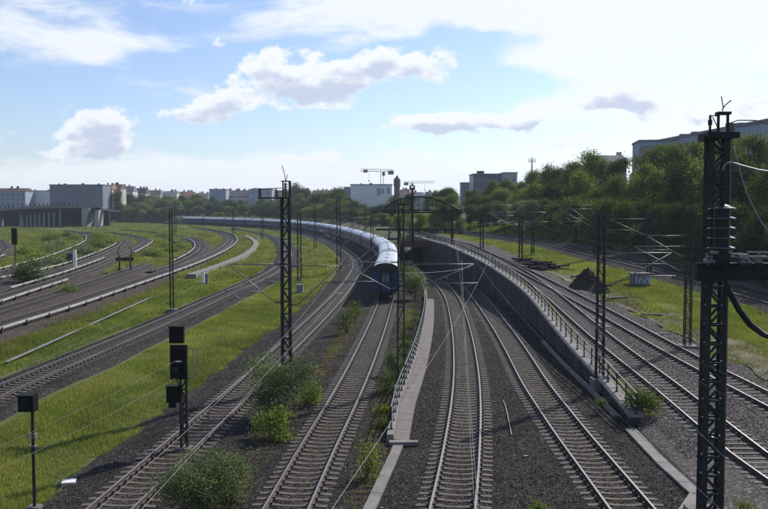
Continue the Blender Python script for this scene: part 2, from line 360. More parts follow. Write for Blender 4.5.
# base ground: one sheet to the horizon
gy = [-60, -20, 0]+yrange(10, 420, .02, 1.5)+[470, 560, 700, 1000, 1600, 3000, 5400]
gx = [-3900, -2500, -1200, -700, -450, -320]+list(np.arange(-260, 12.1, 4))+[300, 700, 1500, 3900]
v = []; f = []
for Y in gy:
    for x in gx:
        a = 1. if (-240 < x < 8 and 12 < Y < 420) else 0.
        v.append((x, Y, -.46+a*.05*wob(x, Y, .21)))
nx = len(gx)
for i in range(len(gy)-1):
    for j in range(nx-1): f.append((i*nx+j, i*nx+j+1, (i+1)*nx+j+1, (i+1)*nx+j))
mb = MB(); mb.add(v, f); tag(mb.build('ground', m_grass, smooth=True), None, None, kind='structure')

def skirted(xl, xr, Y0, Y1, z0, name, mat, zb=-.5, sl=1.1, sr=1.1, zbase=lambda Y: 0.):
    ys = yrange(Y0, Y1, .02, 1.2); v = []; f = []
    for Y in ys:
        a, b = xl(Y), xr(Y); e = .25*wob(a, Y, .9, 1)+.12*wob(a, Y, 2.7, 2)
        v += [(a-sl+e, Y, zb+zbase(Y)), (a+e*.6, Y, z0+zbase(Y)), ((a+b)/2, Y, z0+zbase(Y)), (b, Y, z0+zbase(Y))]
        v += [(b+sr, Y, (zb if sr > 0 else z0)+zbase(Y))]
    for i in range(len(ys)-1):
        for j in range(4): f.append((i*5+j, i*5+j+1, (i+1)*5+j+1, (i+1)*5+j))
    mb = MB(); mb.add(v, f); return tag(mb.build(name, mat, smooth=True), None, None, kind='structure')
skirted(lambda Y: xA(Y)-2.5, lambda Y: (xW(Y) if Y < 140 else 13.)+.15, 3, 152, -.2, 'ballast_bed', m_ballast, sr=.0)
# right-hand side: rising formation
def rz(Y, t): return zr(Y)
def xR0(Y): return xW(Y)+(.28 if Y > 39.5 else .15)
def z_right(x, Y, t):
    if Y > 148: return zr(Y)-.40+.12*wob(x, Y, .3, 4)+max(0, min(3.2, (x-xG(Y)-7)*.16))
    lat = x-xG(Y)
    bank = 0. if lat < 7 else min(3.2, (lat-7)*.16)
    u = .04*wob(x, Y, .5, 4) if t > 0 else 0
    edge = min(1., max(0., (x-xR0(Y))/1.2)) if Y < 39.5 else 1.
    return zr(Y)*edge-.40+(u if x > xF(min(Y, 105))+4 else 0)+bank
ysr = yrange(3, 520, .022, 1.4)+[700, 1000]
v = []; f = []; offs = [-7, 0, 1.3, 3, 5, 7, 9, 11, 13, 15, 17, 19, 21, 23, 25, 28, 32, 36, 42, 50, 60, 80, 110, 160, 300, 700]; nc = len(offs)
for Y in ysr:
    for k_, o_ in enumerate(offs):
        if o_ < 0 and Y < 148: o_ = 0
        x0 = xR0(Y) if Y < 148 else max(xB(Y)+6.5, xR0(148)-(Y-148)*.9)
        x = x0+o_; v.append((x, Y, z_right(x, Y, k_) if o_ >= 0 else -.9))
for i in range(len(ysr)-1):
    for j in range(nc-1): f.append((i*nc+j, i*nc+j+1, (i+1)*nc+j+1, (i+1)*nc+j))
mb = MB(); mb.add(v, f); tag(mb.build('embankment', m_verge, smooth=True), None, None, kind='structure')
ys = yrange(3, 175, .02, 1.2); v = []; f = []
for Y in ys:
    a = xR0(Y); xf = xF(Y) if Y < 100 else xE(Y)+1.5+max(0, (110-Y)*.1); b = xf+2.1+.35*wob(a, Y, .7, 5)
    q = zr(Y)-.2; a1 = a+1.0
    v += [(a, Y, (zr(Y) if Y > 39.5 else 0)-.2), (a1, Y, q), ((a1+b)/2, Y, q), (b, Y, q), (b+1.2, Y, q-.33)]
for i in range(len(ys)-1):
    for j in range(4): f.append((i*5+j, i*5+j+1, (i+1)*5+j+1, (i+1)*5+j))
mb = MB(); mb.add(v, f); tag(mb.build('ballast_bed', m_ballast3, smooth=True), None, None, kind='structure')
m_stain = ballast_mat('stained_ballast', (.030, .024, .020), (.088, .073, .063), (.66, .58, .5))
for f_, y0_, y1_ in ((xA, 6, 150), (xB, 6, 150), (xC, 6, 148), (xD, 6, 148)):
    sheet('stained_ballast', yrange(y0_, y1_, .02, 1.2), lambda Y, f_=f_: f_(Y)-.62, lambda Y, f_=f_: f_(Y)+.62, lambda x, Y, t: -.195, m_stain)
    for sd_ in (-1, 1): sheet('stained_ballast', yrange(y0_, y1_, .02, 1.2), lambda Y, f_=f_: f_(Y)+sd_*1.05-.17+.05*math.sin(Y*1.7), lambda Y, f_=f_: f_(Y)+sd_*1.05+.17+.07*math.sin(Y*2.3), lambda x, Y, t: -.195, m_stain)
# light grey walking area between the merging right-hand tracks
sheet('cess_path', yrange(62, 108, .02, 1.2), lambda Y: xE(Y)+1.25, lambda Y: max(xE(Y)+1.3, xF(Y)-1.25), lambda x, Y, t: zr(Y)-.17, m_cess)
sheet('cess_path', yrange(50, 118, .02, 1.2), lambda Y: xW(Y)+.75, lambda Y: xE(Y)-1.35, lambda x, Y, t: zr(Y)-.176, m_cess)
# dirt band right of the outer track
sheet('dirt_patch', yrange(40, 96, .02, 1.), lambda Y: xF(min(Y, 100))+2.9+.3*wob(0, Y, .6, 2), lambda Y: xF(min(Y, 100))+6.3+1.3*wob(3, Y, .25, 7)+.5*wob(0, Y, .9, 1), lambda x, Y, t: zr(Y)-.335+.02*wob(x, Y, 1.3), m_dirt, 6)
# worn walking line over the grass bank on the left
sheet('concrete_duct_path', yrange(56, 98, .02, 1.2), lambda Y: -25.3-(Y-56)*.035, lambda Y: -24.95-(Y-56)*.035, lambda x, Y, t: -.22, m_conc)

# west yard ballast
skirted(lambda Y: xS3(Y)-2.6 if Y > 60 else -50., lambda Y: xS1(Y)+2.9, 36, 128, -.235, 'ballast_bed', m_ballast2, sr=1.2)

def path_of(xf, Y0, Y1, zf=lambda Y: 0., step=1.2, dx=0.):
    pts = []; Y = Y0
    while Y < Y1:
        s = (xf(Y+.5)-xf(Y-.5)); n = math.hypot(1, s)
        pts.append((xf(Y)+dx/n, Y-dx*s/n, zf(Y))); Y += step/n
    return pts
STRIPZ = [0]
def strip(xf, Y0, Y1, zf=lambda Y: 0., mat=None, w=1.9):
    STRIPZ[0] += 1; dz = -.205-.004*(STRIPZ[0] % 8)
    mb = MB(); mb.sweep(path_of(xf, Y0, Y1, zf, 3.), [(-w-1., -.52), (-w, dz), (w, dz), (w+1., -.52)], closed=False)
    return tag(mb.build('ballast_bed', mat or m_ballast2, smooth=True), None, None, kind='structure')

# ------------------------------------------------------------------ railway tracks
def sleeper_mesh():
    mb = MB()
    secs = [(-1.3, .012), (-1.05, .022), (-.9, .035), (-.5, .035), (-.35, .012), (0, .0), (.35, .012), (.5, .035), (.9, .035), (1.05, .022), (1.3, .012)]
    v = []; f = []
    for x, z in secs:
        w = .15 if abs(x) > .4 else .115
        v += [(x, -w, -.25), (x, -w*.72, -.19+z), (x, w*.72, -.19+z), (x, w, -.25)]
    for i in range(len(secs)-1):
        for j in range(3): f.append((i*4+j, (i+1)*4+j, (i+1)*4+j+1, i*4+j+1))
    f += [(0, 1, 2, 3), tuple(len(v)-1-k for k in range(4))]
    mb.add(v, f, 0)
    for sx in (-.7175-.035, .7175+.035):
        mb.box((sx, 0, -.135), (.30, .13, .03), 1)
        for d in (-.12, .12): mb.box((sx+d, 0, -.11), (.07, .10, .05), 1)
    return mb
SLM = sleeper_mesh(); SL_ME = SLM.mesh('sleeper', [m_sleeper, m_fast])
RAILP = [(-.075, -.16), (-.075, -.14), (-.012, -.125), (-.012, -.045), (-.036, -.035), (-.036, -.003), (-.025, 0), (.025, 0), (.036, -.003), (.036, -.035), (.012, -.045), (.012, -.125), (.075, -.14), (.075, -.16)]
RAILM = [1, 1, 1, 1, 1, 0, 0, 0, 1, 1, 1, 1, 1, 1]
def track(xf, Y0, Y1, label, zf=lambda Y: 0., yvis=27., group='railway tracks of the junction', nmax=100):
    cx, cy = xf(Y0), Y0
    t = thing('railway_track', label, 'railway track', (cx, cy, zf(Y0)), group=group)
    for sd in (-1, 1):
        mb = MB(); mb.sweep(path_of(xf, Y0, Y1, zf, 1.5, sd*.7525), RAILP, ms=RAILM); mb.build('rail', [m_head, m_web], t, world=True)
    pts = path_of(xf, Y0, Y1, zf, .6); rest = MB(); cnt = 0
    for i, q in enumerate(pts[:-1]):
        d = Vector(pts[i+1])-Vector(q); a = math.atan2(-d.x, d.y)
        if q[1] >= yvis and cnt < nmax:
            link('sleeper', SL_ME, t, (q[0]-cx, q[1]-cy, q[2]-zf(Y0)), a+R.uniform(-.006, .006)); cnt += 1
        else:
            M_ = Matrix.Rotation(a, 3, 'Z')
            if q[1] > 90 or q[1] < yvis:      # the plain concrete body is enough here
                c = Vector(q); rest.box((c.x, c.y, c.z-.225), (2.5, .22, .11), 0, rz=a)
            else:
                o = len(rest.v); rest.v += [tuple(M_@Vector(w)+Vector(q)) for w in SLM.v]; rest.f += [tuple(o+k for k in g) for g in SLM.f]; rest.m += SLM.m
    if rest.v: tag(rest.build('sleeper_run', [m_sleeper, m_fast], t, world=True), None, None, kind='stuff')
    return t
track(xA, 6, 520, 'single track curving along the right edge of the wide grass field, left of the train')
track(xB, 6, 560, 'track carrying the long blue passenger train, straight and empty in front of it')
track(xC, 6, 150, 'left track of the pair in the low cutting, running beside the concrete apron')
track(xD, 6, 150, 'right track of the pair in the low cutting, running beside the dark retaining wall')
track(xE, 6, 215, 'raised track just behind the railing on top of the retaining wall', zr, 36)
track(xF, 6, 108, 'outer raised track beside the dirt and grass on the right, merging in the distance', zr, 42)
track(xZ, 24, 400, 'lone track crossing the grass between the wide field and the left bank', yvis=46)
strip(xZ, 24, 400, mat=m_ballast, w=1.75)
xG2 = lambda Y: xG(Y)+4.4
track(xG, 6, 300, 'nearer of the two far tracks at the foot of the dark wood on the right', zr, 70)
track(xG2, 6, 300, 'farther of the two far tracks at the foot of the dark wood, under the trees', zr, 70)
strip(xG, 6, 300, zr, m_ballast, 2.0); strip(xG2, 6, 300, zr, m_ballast, 2.0)
for fn, y0, y1, lab in ((xS1, 36, 420, 'electric railway track nearest the grass bank, with the long white covered conductor rail'),
                        (xS8, 36, 152, 'electric railway track second from the grass bank, ending in the turnout area'),
                        (xS2, 60, 345, 'middle electric railway track passing the dark steel buffer frame on the left'),
                        (xS3, 80, 345, 'electric railway track curving behind the white board post on the left'),
                        (xS4, 100, 372, 'electric railway track bending round the green scrub on the far left'),
                        (xS5, 130, 270, 'outermost small electric railway track at the left picture edge'),
                        (xS6, 135, 380, 'electric railway track branching inside the bend left of the lattice mast')):
    if y1 > 130: strip(fn, max(y0, 120), y1)
    track(fn, y0, y1, lab, yvis=max(y0, 73), group='electric railway tracks on the left', nmax=100)
for Y0_ in (120, 150):   # A and B beds past the yard sheet
    pass
strip(xA, 150, 520, mat=m_ballast); strip(xB, 150, 560, mat=m_ballast)
_b = MB(); _b.box((0, 0, 0), (.34, .16, .42)); _b.box((.16, 0, .1), (.06, .2, .36)); BRK = _b.mesh('bracket', m_steelb)
def third_rail(xf, off, Y0, Y1, label):
    t = thing('conductor_rail', label, 'conductor rail', (xf(Y0)+off, Y0, 0), group='white covered conductor rails')
    p = path_of(xf, Y0, Y1, step=1.6, dx=off)
    mb = MB(); mb.sweep(p, [(-.13, .10), (-.13, .24), (-.09, .27), (.09, .27), (.13, .24), (.13, .10)]); mb.build('cover', m_cover, t, world=True)
    mb = MB(); mb.sweep(p, [(-.04, .0), (-.04, .095), (.04, .095), (.04, .0)]); mb.build('power_rail', m_web, t, world=True)
    for q in path_of(xf, Y0, Y1, step=4.8, dx=off)[1:80]:
        link('bracket', BRK, t, (q[0]-t.location.x, q[1]-t.location.y, 0))
third_rail(xS1, 2.0, 40, 395, 'longest white conductor rail cover, lowest on the left along the grass bank')
third_rail(xS2, 1.9, 60, 116, 'white conductor rail cover running in from the left edge below the green bush')
third_rail(xS2, -1.9, 104, 166, 'white conductor rail cover pointing at the dark steel buffer frame')
third_rail(xS2, 1.7, 185, 262, 'short white conductor rail cover beyond the buffer frame')
third_rail(xS3, -1.9, 90, 240, 'white conductor rail cover passing behind the white board post')
third_rail(xS4, -1.9, 110, 300, 'white conductor rail cover bending round the green scrub area')
third_rail(xS6, -1.9, 157, 290, 'white conductor rail cover in the bend behind the lattice mast on the left')
third_rail(xS5, -1.9, 150, 262, 'curved white conductor rail cover at the far left edge')
third_rail(xS5, 1.9, 140, 176, 'short lower white conductor rail cover at the far left edge')

# ------------------------------------------------------------------ retaining wall with railing
WY = [39.5]
while WY[-1] < 148: WY.append(WY[-1]+2.4)
wt = thing('retaining_wall', 'dark concrete retaining wall curving below the raised tracks on the right', 'retaining wall', (xW(39.5), 39.5, -.5))
mb = MB(); v = []; f = []
for Y in WY:
    s = xW(Y+.5)-xW(Y-.5); n = math.hypot(1, s); x0, y0 = xW(Y), Y
    v += [(x0, y0, -.55), (x0, y0, zr(Y)-.12), (x0+.35/n, y0-.35*s/n, zr(Y)-.12), (x0+.35/n, y0-.35*s/n, -.55)]
for i in range(len(WY)-1):
    for j in range(4): f.append((i*4+j, (i+1)*4+j, (i+1)*4+(j+1) % 4, i*4+(j+1) % 4))
f += [(0, 1, 2, 3), tuple(len(v)-1-k for k in range(4))]
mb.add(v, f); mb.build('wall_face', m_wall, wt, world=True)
mb = MB()
for Y in WY[1::2]:
    if zr(Y) > .5: mb.box((xW(Y)-.02, Y, (zr(Y)-.6)/2), (.05, .12, zr(Y)+.3))
mb.build('joint_rib', m_wall, wt, world=True)
for i in range(len(WY)-1):                       # kerb slabs along the top
    Ya, Yb = WY[i]+.04, WY[i+1]-.04; mb = MB()
    mb.sweep([(xW(Ya), Ya, zr(Ya)), (xW(Yb), Yb, zr(Yb))], [(-.16, -.115), (-.16, .03), (.56, .03), (.56, -.115)]); mb.build('coping_slab', m_conc, wt, world=True)
def railing(xf, Y0, Y1, zf, label, mat, matr, step=2.0, hgt=1.0, pw=.07):
    t = thing('railing', label, 'railing', (xf(Y0), Y0, zf(Y0)))
    p = path_of(xf, Y0, Y1, zf, 1.5)
    for h in (hgt, hgt*.66, hgt*.33):
        mb = MB(); mb.sweep([(a, b, c+h) for a, b, c in p], [(-.025, -.025), (-.025, .025), (.025, .025), (.025, -.025)]); mb.build('handrail' if h == hgt else 'rail_bar', matr, t, world=True)
    for a, b, c in path_of(xf, Y0, Y1, zf, step):
        mb = MB(); mb.box((0, 0, hgt/2), (pw, pw, hgt)); mb.box((0, 0, .015), (.16, .16, .03))
        mb.build('post', mat, t, loc=(a-t.location.x, b-t.location.y, c-t.location.z))
railing(lambda Y: xW(Y)+.2, 39.6, 146, lambda Y: zr(Y)+.03, 'grey steel railing along the top of the retaining wall beside the raised track', m_steel, m_galv)
railing(xL, 37.5, 158, lambda Y: .16, 'pale steel railing on the concrete kerb left of the cutting', m_steel, m_galv, step=1.6)
# kerb and apron of the left side
t = thing('concrete_apron', 'pinkish concrete apron slabs with a kerb along the left side of the cutting', 'concrete apron', (xL(37), 37, 0))
mb = MB(); mb.sweep(path_of(xL, 36.6, 150, lambda Y: 0, 1.5), [(-.14, -.5), (-.14, .16), (.16, .16), (.16, -.5)]); mb.build('kerb', m_conc, t, world=True)
k = 0; Y = 36.5
while Y < 92:
    w_ = .66+.06*min(1, (Y-36)/10); mb = MB()
    mb.sweep([(xL(Y), Y, 0), (xL(Y+1.15), Y+1.15, 0)], [(.17, -.3), (.17, -.02), (.17+w_, -.06), (.17+w_, -.3)]); mb.build('apron_slab', m_concpink, t, world=True); Y += 1.18
mb = MB(); mb.box((xL(36.2)+.62, 36.2, -.1), (1.25, .35, .16)); mb.build('end_slab', m_conc, t, world=True)
# cable troughs
def trough(pts, w, label, z=-.16, n_=1.0, zf=None):
    t = thing('cable_trough', label, 'cable trough', (*pts[0], 0)); dist = 0
    P_ = [Vector((*q, 0)) for q in pts]
    for a, b in zip(P_, P_[1:]):
        L_ = (b-a).length; k = max(1, int(L_/n_)); d = (b-a)/k
        for i in range(k):
            mb = MB(); c = a+d*(i+.5); ang = math.atan2(-d.x, d.y)
            zz = (zf(c.y) if zf else 0)+z+R.uniform(-.008, .008)
            mb.box((c.x, c.y, zz), (w, d.length-.012, .1), rz=ang+R.uniform(-.01, .01)); mb.build('cover_slab', m_conc, t, world=True)
trough([P(404, 429), P(394, 452), P(381, 480), P(366, 512)], .42, 'straight concrete cable trough running from the apron end to the bottom edge')
trough([P(630, 426), P(663, 460), P(697, 490)], .5, 'light concrete cable trough at the near end of the retaining wall', z=-.15)
trough([P(697, 491), P(683, 512)], .5, 'short cable trough branch turning back at the big mast footing', z=-.15)
trough([(xW(Y)-.42, Y) for Y in (41, 44, 47, 50, 53, 56, 60, 64)], .3, 'concrete trough covers lying along the foot of the retaining wall', z=-.13)
t = thing('cable_duct', 'wide pale concrete duct curving over the left grass bank behind the white posts', 'cable duct', (-27.6, 131, 0))
DP = curve([P(190, 276), P(205, 271), P(230, 262), P(248, 254), P(256, 247), P(257, 242), P(250, 237.5), P(243, 235)], .05)
Y = 124
while Y < 290:
    mb = MB(); mb.sweep([(DP(Y), Y, 0), (DP(Y+2.9), Y+2.9, 0)], [(-.7, -.45), (-.7, .22), (.7, .22), (.7, -.45)]); mb.build('duct_slab', m_conc, t, world=True); Y += 3

# ------------------------------------------------------------------ masts with cantilevers
def lattice(mb, w0, w1, h, d0=None, step=.9, leg=.09, bar=.045, diag=True):
    d0 = d0 or w0*.8; d1 = d0*w1/w0
    def wz(z): return w0+(w1-w0)*z/h, d0+(d1-d0)*z/h
    for sx in (-1, 1):
        for sy in (-1, 1):
            mb.bar((sx*w0/2, sy*d0/2, 0), (sx*w1/2, sy*d1/2, h), leg, leg)
    z = .3; i = 0
    while z < h-.2:
        z2 = min(h-.1, z+step); a, b = wz(z), wz(z2); i += 1
        for sy in (-1, 1):
            mb.bar((-a[0]/2, sy*a[1]/2, z), (a[0]/2, sy*a[1]/2, z), bar, bar)
            if diag: mb.bar(((-1)**i*a[0]/2, sy*a[1]/2, z), (-(-1)**i*b[0]/2, sy*b[1]/2, z2), bar, bar)
        for sx in (-1, 1):
            mb.bar((sx*a[0]/2, -a[1]/2, z), (sx*a[0]/2, a[1]/2, z), bar, bar)
            if diag: mb.bar((sx*a[0]/2, (-1)**i*a[1]/2, z), (sx*b[0]/2, -(-1)**i*b[1]/2, z2), bar, bar)
        z = z2
def insul(mb, a, b, r=.055, n=5, m=0):
    a = Vector(a); b = Vector(b); mb.tube([a, b], r*.5, 8, m)
    for i in range(n):
        c = a+(b-a)*((i+.7)/(n+.4)); d = (b-a).normalized()*.018; mb.tube([c-d, c+d], r*1.25, 10, m)
def cantilever(t, sx, reach, zt, zl, y=0., w=.3, tr=.03, wire_x=None):
    """tube bracket on side sx of the mast: top tube, inclined tube and registration arm"""
    mb = MB(); x0 = sx*(w/2+.45); xe = sx*(w/2+reach)
    mb.tube([(x0, y, zt), (xe, y, zt)], tr*.8, 7)
    mb.tube([(x0, y, zl), (xe, y, zt-.02)], tr, 8)
    u = .55; px_ = x0+(xe-x0)*u; pz = zl+(zt-zl)*u
    mb.tube([(x0+(xe-x0)*.28, y, zl+(zt-zl)*.28), (xe+sx*.25, y, zl+(zt-zl)*.30)], tr*.7, 7)
    mb.tube([(xe+sx*.1, y, zl+(zt-zl)*.30), (xe-sx*.75, y, zl+.12)], tr*.5, 6)
    mb.tube([(px_, y, pz), (px_+sx*.15, y, zl+(zt-zl)*.30)], tr*.35, 6)
    c = mb.build('cantilever', m_galv, t, smooth=True)
    for zz in (zt, zl):
        mb = MB(); insul(mb, (sx*w/2, y, zz), (x0, y, zz)); mb.build('insulator', m_insb, c)
def mast(x, y, zb, h, label, w0=.5, w1=None, arms=(), rot=0., leg=.09, step=.9, diag=True, foot=.9, group='lattice masts of the overhead line', topbar=True, mat=None):
    t = thing('lattice_mast', label, 'lattice mast', (x, y, zb), rot, group)
    mb = MB(); lattice(mb, w0, w1 or w0*.75, h, step=step, leg=leg, diag=diag, bar=leg*.5); mb.build('mast_frame', mat or m_steel, t)
    mb = MB(); mb.box((0, 0, -.1), (foot, foot, .8)); mb.build('footing', m_foot, t)
    if topbar:
        mb = MB(); mb.box((0, 0, h+.02), (w0*1.1, w0*.8, .06)); mb.tube([(0, 0, h), (0, 0, h+.35)], .03); mb.build('cap_plate', mat or m_steelb, t)
    for a in arms: cantilever(t, *a[:4], w=w0*.8)
    return t
def gz(x, Y): return -.42 if x < xW(min(Y, 148)) else zr(Y)-.4
def at(px_, Y): return XZ(px_, 206.5, Y)[0]
def zt(y, Y): return XZ(384, y, Y)[1]
# mast between the grass-side track and the train track
Y = 47.5; x = at(285.5, Y)
t = mast(x, Y, -.42, zt(198, Y)+.42, 'tall double lattice mast with a switch platform, between field track and train track', .46, .4, leg=.11, step=.7,
         arms=[(-1, 3.0, 7.3, 5.15), (1, 2.75, 7.2, 5.0)])
Ht = zt(190, Y)+.42; Hp = zt(198, Y)+.42
mb = MB(); mb.box((-.62, 0, Hp+.0), (1.75, .8, .07))
for px_ in (-1.42, -.1, .25): mb.bar((px_, -.3, Hp), (px_, -.3, Hp+ (.55 if px_ < -1 else .95)), .07, .07)
mb.bar((-1.42, -.3, Hp+.5), (-.1, -.3, Hp+.55), .04, .04); mb.bar((-1.42, .3, Hp), (-1.42, .3, Hp+.55), .05, .05); mb.bar((.25, .3, Hp), (.25, .3, Hp+.9), .06, .06)
mb.bar((-.2, -.3, Hp+.92), (.34, -.3, Hp+.92), .07, .07); mb.build('switch_platform', m_steelb, t)
mb = MB(); insul(mb, (-.5, 0, Hp+.05), (-.5, 0, Hp+.45), .1); insul(mb, (0, 0, Hp+.1), (0, 0, Hp+.85), .12); mb.build('insulator', m_insb, t)
mb = MB(); mb.tube([(.02, 0, Hp+.9), (-.05, 0, Hp+1.35), (-.18, 0, Hp+1.8)], .02); mb.tube([(.02, 0, Hp+.9), (.12, 0, Hp+1.3)], .02); mb.build('switch_horn', m_rust, t)
mb = MB(); mb.tube([(-3.2, -.1, 7.3), (0, -.4, 7.25), (2.9, -.1, 7.2)], .02); mb.build('stay_rod', m_galv, t)
# big near mast on the right
Y = 27.6; x = at(716.5, Y)
t = mast(x, Y, -.25, 12.75, 'huge near lattice mast on the right carrying a black cable termination and a heavy crossbeam', .58, .54, leg=.13, step=.62, foot=1.3, topbar=False)
zo = -.25
def zl_(y): return zt(y, Y)-zo
mb = MB(); mb.box((.0, -.05, zl_(136)), (1.0, .9, .18)); mb.box((-.35, -.1, zl_(139)), (.5, .5, .14))
mb.bar((-.38, -.3, zl_(136)), (-.38, -.3, zl_(116)), .06, .06); mb.tube([(-.38, -.3, zl_(126)), (-.38, -.3, zl_(121))], .07)
mb.bar((-.08, -.2, zl_(136)), (-.08, -.2, zl_(115)), .07, .07); mb.bar((.22, -.2, zl_(136)), (.22, -.2, zl_(115)), .07, .07)
mb.bar((-.38, -.3, zl_(116.5)), (-.1, -.2, zl_(116.5)), .03, .03); mb.bar((-.3, -.3, zl_(118)), (-.1, -.2, zl_(128)), .02, .02); mb.box((.07, -.2, zl_(114)), (.42, .3, .09)); mb.build('switch_platform', m_steelb, t)
mb = MB(); insul(mb, (.36, -.1, zl_(135)), (.36, -.1, zl_(123)), .14, 6); mb.build('insulator', m_insb, t)
mb = MB(); mb.tube([(.05, -.2, zl_(113)), (.06, -.2, zl_(107)), (.0, -.2, zl_(97))], .018); mb.tube([(.03, -.2, zl_(111)), (.12, -.2, zl_(106)), (.32, -.2, zl_(101))], .018); mb.build('switch_horn', m_rust, t)
mb = MB(); mb.tube([(.36, -.1, zl_(123)), (.6, -.1, zl_(120.5)), (1.1, -.2, zl_(121)), (1.6, -.3, zl_(126)), (3.2, -.5, zl_(135))], .02); mb.build('jumper_wire', m_galv, t)
zc = zl_(270)
bm_ = MB(); bm_.box((2.2, -.62, zc), (6.1, .22, .5)); bm_.box((2.2, -.74, zc+.26), (6.1, .3, .04)); bm_.box((2.2, -.74, zc-.25), (6.1, .3, .04)); bm_.box((0, -.45, zc), (.9, .3, .3)); beam = bm_.build('crossbeam', m_steelb, t)
mb = MB()
for (a, b, h_) in ((-.55, 1.35, .12), (-.2, .6, .2)): mb.box(((a+b)/2, -.72, zc+.36+h_), (b-a, .1, .05)); 
for px_ in (-.55, -.3, .55, .75, 1.1): mb.tube([(px_, -.85, zc+.3), (px_, -.6, zc+.36)], .09, 10); mb.bar((px_, -.72, zc+.28), (px_, -.72, zc+.6), .05, .05)
mb.tube([(.7, -.72, zc+.62), (1.7, -.72, zc+.6)], .035); mb.tube([(.9, -.72, zc+.42), (1.7, -.72, zc+.44)], .03); mb.box((-.1, -.72, zc+.62), (.55, .4, .1)); mb.box((.55, -.72, zc+.5), (.3, .3, .12)); mb.build('clamp_set', m_galv, beam)
mb = MB(); z0 = zl_(259); z1 = zl_(206)
prof = [(.2, z0-.1), (.26, z0), (.27, z0+.12), (.24, z0+.14)]
mb.lathe([(.2, z0-.3), (.27, z0-.05), (.28, z0+.22), (.25, z0+.26), (.25, z1), (.12, z1+.05), (.09, z1+.1)], (-.1, -.72, 0), 20); term = mb.build('cable_termination', m_rubber, t, smooth=False)
for i in range(5):
    mb = MB(); zz = z0+.42+i*(z1-z0-.42)/4.2; mb.lathe([(.25, zz+.05), (.41, zz), (.42, zz-.03), (.25, zz+.0)], (-.1, -.72, 0), 22); mb.build('insulator_shed', m_insw, term)
mb = MB(); insul(mb, (-.1, -.72, z1+.1), (-.1, -.72, zl_(172)), .11, 7); mb.build('insulator', m_rubber, t)
mb = MB(); mb.tube([(-.1, -.72, zl_(172)), (-.08, -.72, zl_(167)), (.05, -.72, zl_(163.8)), (.2, -.72, zl_(164)), (.45, -.72, zl_(166.5)), (1.0, -.72, zl_(171)), (2.5, -.72, zl_(178))], .035, 8); mb.build('busbar_loop', m_galv, t, smooth=True)
cat = [(.3, zl_(148)), (.42, zl_(160)), (.6, zl_(180)), (.85, zl_(200)), (1.2, zl_(220)), (1.7, zl_(240)), (2.6, zl_(258))]
mb = MB(); mb.tube([(a, -.5, b) for a, b in cat], .028, 8); mb.build('hanging_cable', m_galv, t, smooth=True)
cat = [(.05, zl_(283)), (.25, zl_(293)), (.5, zl_(307)), (.85, zl_(321)), (1.3, zl_(331)), (1.9, zl_(338)), (2.8, zl_(341))]
mb = MB(); mb.tube([(a, -.72, b) for a, b in cat], .10, 10); mb.build('hanging_cable', m_rubber, t, smooth=True)
# others: (picture x, distance, surface, top y, label, arms, width)
def pxmast(px_, Y, ytop, label, arms, w0=.45, base=None, **k):
    x = at(px_, Y); zb = gz(x, Y) if base is None else base
    return mast(x, Y, zb, zt(ytop, Y)-zb, label, w0, None, arms, **k)
A5 = 5.4+.4; T5 = 7.4+.4
pxmast(401, 47.2, 205, 'slim lattice mast beside the end of the train, between its track and the railing', [(1, 3.9, 7.2, 5.7), (-1, 3.2, 7.3, 5.8)], .38, -.3, leg=.06)
t = pxmast(602, 46.8, 216, 'lattice mast standing on the retaining wall just behind the steel railing', [(1, 3.7, 7.3, 5.5)], .42, leg=.06, step=.62)
pxmast(690, 55.5, 212, 'lattice mast on a dark block footing in the dirt right of the raised tracks', [(-1, 3.4, 6.8, 5.2), (-1, 2.6, 7.5, 6.2)], .42, leg=.06, step=.5, foot=1.1)
pxmast(597, 108, 214, 'thin lattice mast at the foot of the dark wood, seen above the gravel mound', [(-1, 4.6, 6.4, 4.2), (-1, 3.6, 6.9, 4.6)], .5)
pxmast(521, 101, 216, 'thin lattice mast left of the heap of track timbers beside the raised tracks', [(-1, 3.8, 6.4, 4.6), (1, 2.8, 6.4, 4.8)], .4)
pxmast(482, 118, 215, 'dark thin mast beside the far end of the retaining wall', [(1, 4.0, 6.4, 4.4)], .45)
pxmast(533, 112, 232, 'short thin post mast behind the heap of track timbers', [(-1, 1.6, 4.5, 3.2)], .35)
pxmast(650, 92, 214, 'thin mast against the wood just behind the graffiti box', [(-1, 4.2, 6.2, 4.5)], .4)
pxmast(552, 150, 219, 'small mast with a white sign board in front of the wood', [(-1, 3.5, 6.0, 4.5)], .45)
pxmast(299, 120, 213, 'thin lattice mast in the grass behind the tall double mast', [(1, 3.2, 7.1, 5.2), (-1, 3.2, 7.1, 5.2)], .55)
pxmast(338.5, 131, 197, 'lattice mast in the narrow grass tip beside the bend of the train', [(1, 3.4, 8.8, 6.4), (-1, 3.0, 7.2, 5.4)], .6)
pxmast(170.5, 84.5, 210, 'slender lattice mast on the grass bank between the electric tracks and the lone track', [(1, 2.8, 7.0, 5.4)], .34, leg=.05, step=.5)
pxmast(315, 205, 208, 'distant mast in front of the train at the start of the bend', [(1, 3.4, 7.2, 5.4)], .6)
pxmast(372, 170, 207, 'distant mast standing up behind the silver roof of the third coach', [(-1, 3.4, 7.4, 5.6)], .6, -.3)
pxmast(365, 200, 209, 'distant mast behind the bright coach roofs left of the water tower', [(1, 3.0, 7.4, 5.6)], .6, -.3)
pxmast(233, 300, 209, 'distant mast in front of the far blue coaches', [(-1, 3.4, 7.2, 5.4)], .7)
pxmast(262, 270, 208, 'distant mast left of the tall double mast, in front of the train', [(-1, 3.4, 7.2, 5.4)], .7)
pxmast(352, 240, 206, 'distant mast behind the train under the pale office block', [(-1, 3.0, 7.8, 5.6)], .6, -.3)
